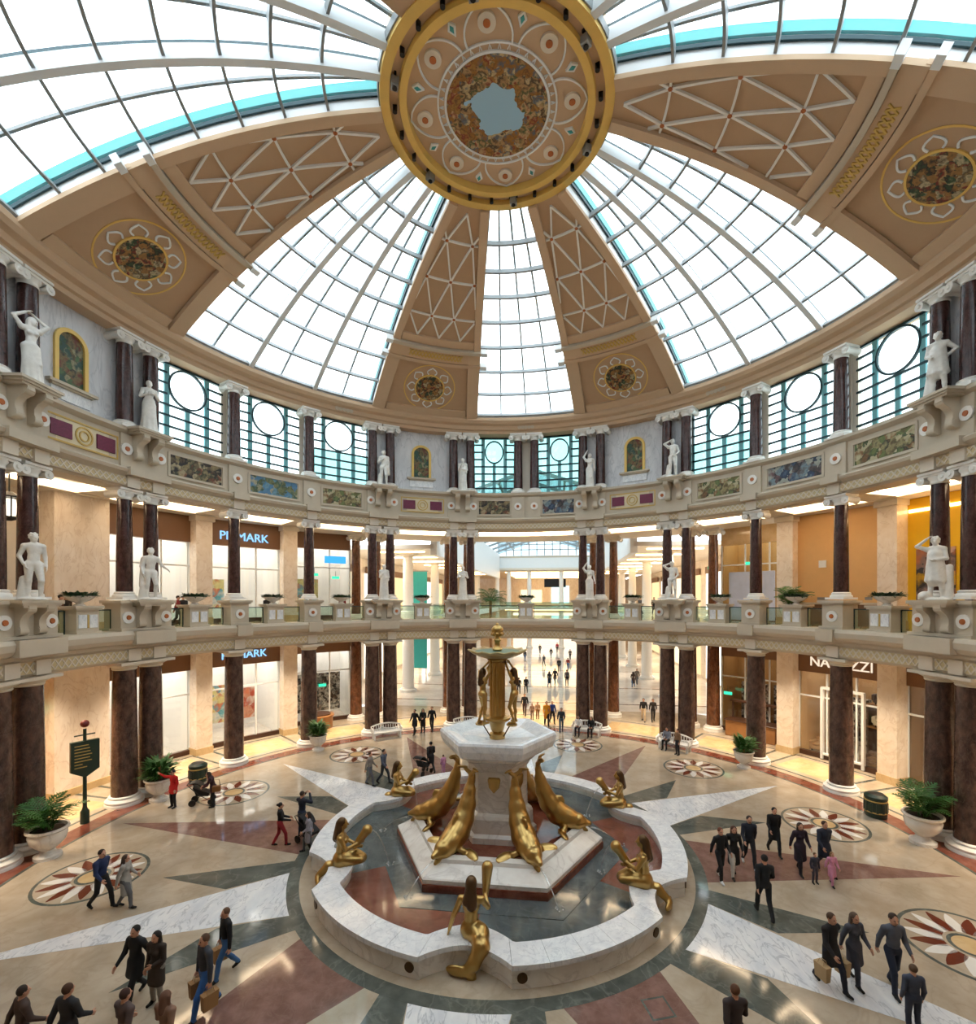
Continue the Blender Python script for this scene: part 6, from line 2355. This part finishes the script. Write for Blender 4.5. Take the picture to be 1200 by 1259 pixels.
def carry(x, y, deg, side, h, mat, lb):
    """hang a bag from the hand of a figure in the 'bag' or walking pose"""
    A = R(deg)
    k = h / 1.735
    lx = .29 * side * k
    ly = -.03 * k
    t = pi - A
    paper_bag(x + lx * math.cos(t) - ly * math.sin(t), y + lx * math.sin(t) + ly * math.cos(t), .8 * k - .52, t + pi / 2, mat, lb)


carry(-6.7, -7.41, 215, 1, 1.82, kraft, 'brown paper bag held by the man in grey sweater, black coat side')
carry(-6.7, -7.41, 215, -1, 1.82, kraft, 'brown paper bag held by the man in grey sweater, basin side')
carry(-6.85, -6.29, 220, -1, 1.7, kraft, 'brown paper bag held by the woman in black top and jeans')
carry(8.16, -6.67, 165, 1, 1.82, tanc, 'tan bag carried by the man in black coat, beside the woman in slate')
carry(8.16, -6.67, 165, -1, 1.82, tanc, 'tan bag carried by the man in black coat on the open floor side')
e = empty('shoulder_bag', (-12.78, 3.44, .75), R(20))
MB().box((0, 0, .14), (.34, .14, .28), bev=.03).build('body', plain('brown_leather', '#8a5a2c', .5), e)
MB().tube([(-.15, 0, .26), (-.1, 0, .55), (.1, 0, .55), (.15, 0, .26)], .012, 6).build('strap', plain('brown_strap', '#5a3a1c', .5), e)
tag(e, 'brown leather shoulder bag at the hip of the person in maroon', 'bag')


def stroller(x, y, rz, mat, label):
    e = empty('pushchair', (x, y, 0), rz)
    MB().hexa([(-.22, -.3, .38), (.22, -.3, .38), (.22, .2, .45), (-.22, .2, .45), (-.22, -.35, .5), (.22, -.35, .5), (.22, .34, .85), (-.22, .34, .85)]).build('seat', mat, e)
    hdm = MB()
    for i in range(7):
        t = pi * i / 12 + .4
        c = [(-.24, .3 - .42 * math.cos(t), .55 + .5 * math.sin(t)), (.24, .3 - .42 * math.cos(t), .55 + .5 * math.sin(t))]
        hdm.v += [(x_, y_, z_) for x_, y_, z_ in c] + [(x_, y_ + .03, z_ - .03) for x_, y_, z_ in c]
    for i in range(6):
        b = 4 * i
        hdm.f += [(b, b + 1, b + 5, b + 4), (b + 2, b + 6, b + 7, b + 3), (b, b + 4, b + 6, b + 2), (b + 1, b + 3, b + 7, b + 5)]
    hdm.m = [0] * len(hdm.f)
    hdm.build('hood', mat, e)
    for s in (-1, 1):
        MB().tube([(s * .24, -.4, .15), (s * .24, .1, .5), (s * .24, .55, 1.0)], .016, 6).build('frame', black, e)
        MB().tube([(s * .24, .35, .16), (s * .24, .0, .45)], .016, 6).build('frame', black, e)
        for y_, r_ in ((-.4, .13), (.35, .15)):
            MB().tube([(s * .27 - .02, y_, r_), (s * .27 + .02, y_, r_)], r_, 16).build('wheel', black, e)
    MB().tube([(-.24, .55, 1.0), (.24, .55, 1.0)], .02, 8).build('handlebar', black, e)
    return tag(e, label, 'pushchair')


stroller(-13.75, 3.95, R(110), black, 'small black pushchair beside the person in maroon')
stroller(-7.35, .35, R(60), plain('black_fabric', '#16161a', .8), 'black hooded pushchair beside the basin rim near the person in navy')
stroller(-4.05, 7.7, R(150), plain('charcoal_fabric', '#202428', .8), 'charcoal pushchair beside the person in black coat behind the basin')

# distant shoppers in the mall and along the gallery: small in the picture
far = [(-1.5, 30, BK), (-.8, 30.3, '#2a2a30'), (1.5, 34, '#26303c'), (2.1, 36, BK), (3.4, 35, GY), (6.2, 33.5, '#1c1c22'), (6.9, 33, '#b01c2c'), (7.4, 33.8, BK), (5.8, 34.4, '#303038'), (2.6, 45, BK), (3.8, 47, '#8a1c20'), (0.5, 50, GY), (5.6, 48, BK),
       (6.6, 52, '#2a3a5a'), (-2.5, 55, DK), (1.4, 60, BK), (4.4, 58, '#5a4a40'), (7.7, 42, BK), (-4.4, 42, '#6a6a70'), (7.0, 62, BK), (-9.5, 33, BK), (-10.2, 36.5, '#303540'), (10.5, 35, '#40302c'), (11.2, 37, '#6a6058'), (2.4, 68, '#a02030'), (-.6, 66, BK)]
for i, (u, v, c) in enumerate(far):
    p = M2(u, v, 0)
    person(['walk', 'walk2', 'coat', 'coatm', 'stand'][i % 5], p[0], p[1], 180 * (i % 2) + 10 * (i % 4), c, [BK, DK, JN, GY][i % 4], [BR, '#101010'][i % 2], 'small distant shopper walking on the pale mall floor', 1.62 + .04 * (i % 5), group='distant shoppers in the mall')
gal = [(-72.0, 19.6, '#7a2020'), (-70.5, 20.0, BK), (-56.5, 19.8, BK), (-55.3, 20.2, '#4a3040'), (-41.0, 20.4, '#8a1c1c'), (-88.5, 19.6, '#7a4a20'), (-87.2, 19.9, '#302820'), (11.6, 26.5, BK), (12.8, 27.0, '#2a2a34'), (10.4, 27.4, GY)]
gl = ['person in dark red on the gallery behind the balustrade by the peach marble wall', 'person in black on the gallery before the plain white shop', 'person in black on the gallery under the blue lettering', 'person in plum on the gallery under the blue lettering', 'person in bright red on the gallery near the small blue sign',
      'person in brown on the gallery beside the peach marble wall planter', 'person in dark brown on the gallery beside the one in brown']
for i, (a, r, c) in enumerate(gal):
    p = P(r, a, 0) if i < 7 else M2(a, r + 3, 0)
    person(['walk', 'coatm', 'stand'][i % 3], p[0], p[1], 60 + 70 * i, c, DK, BR, gl[i] if i < 7 else 'dark-clad shopper at the far side of the mall gallery rail', 1.7, 8.005, group='shoppers on the gallery')
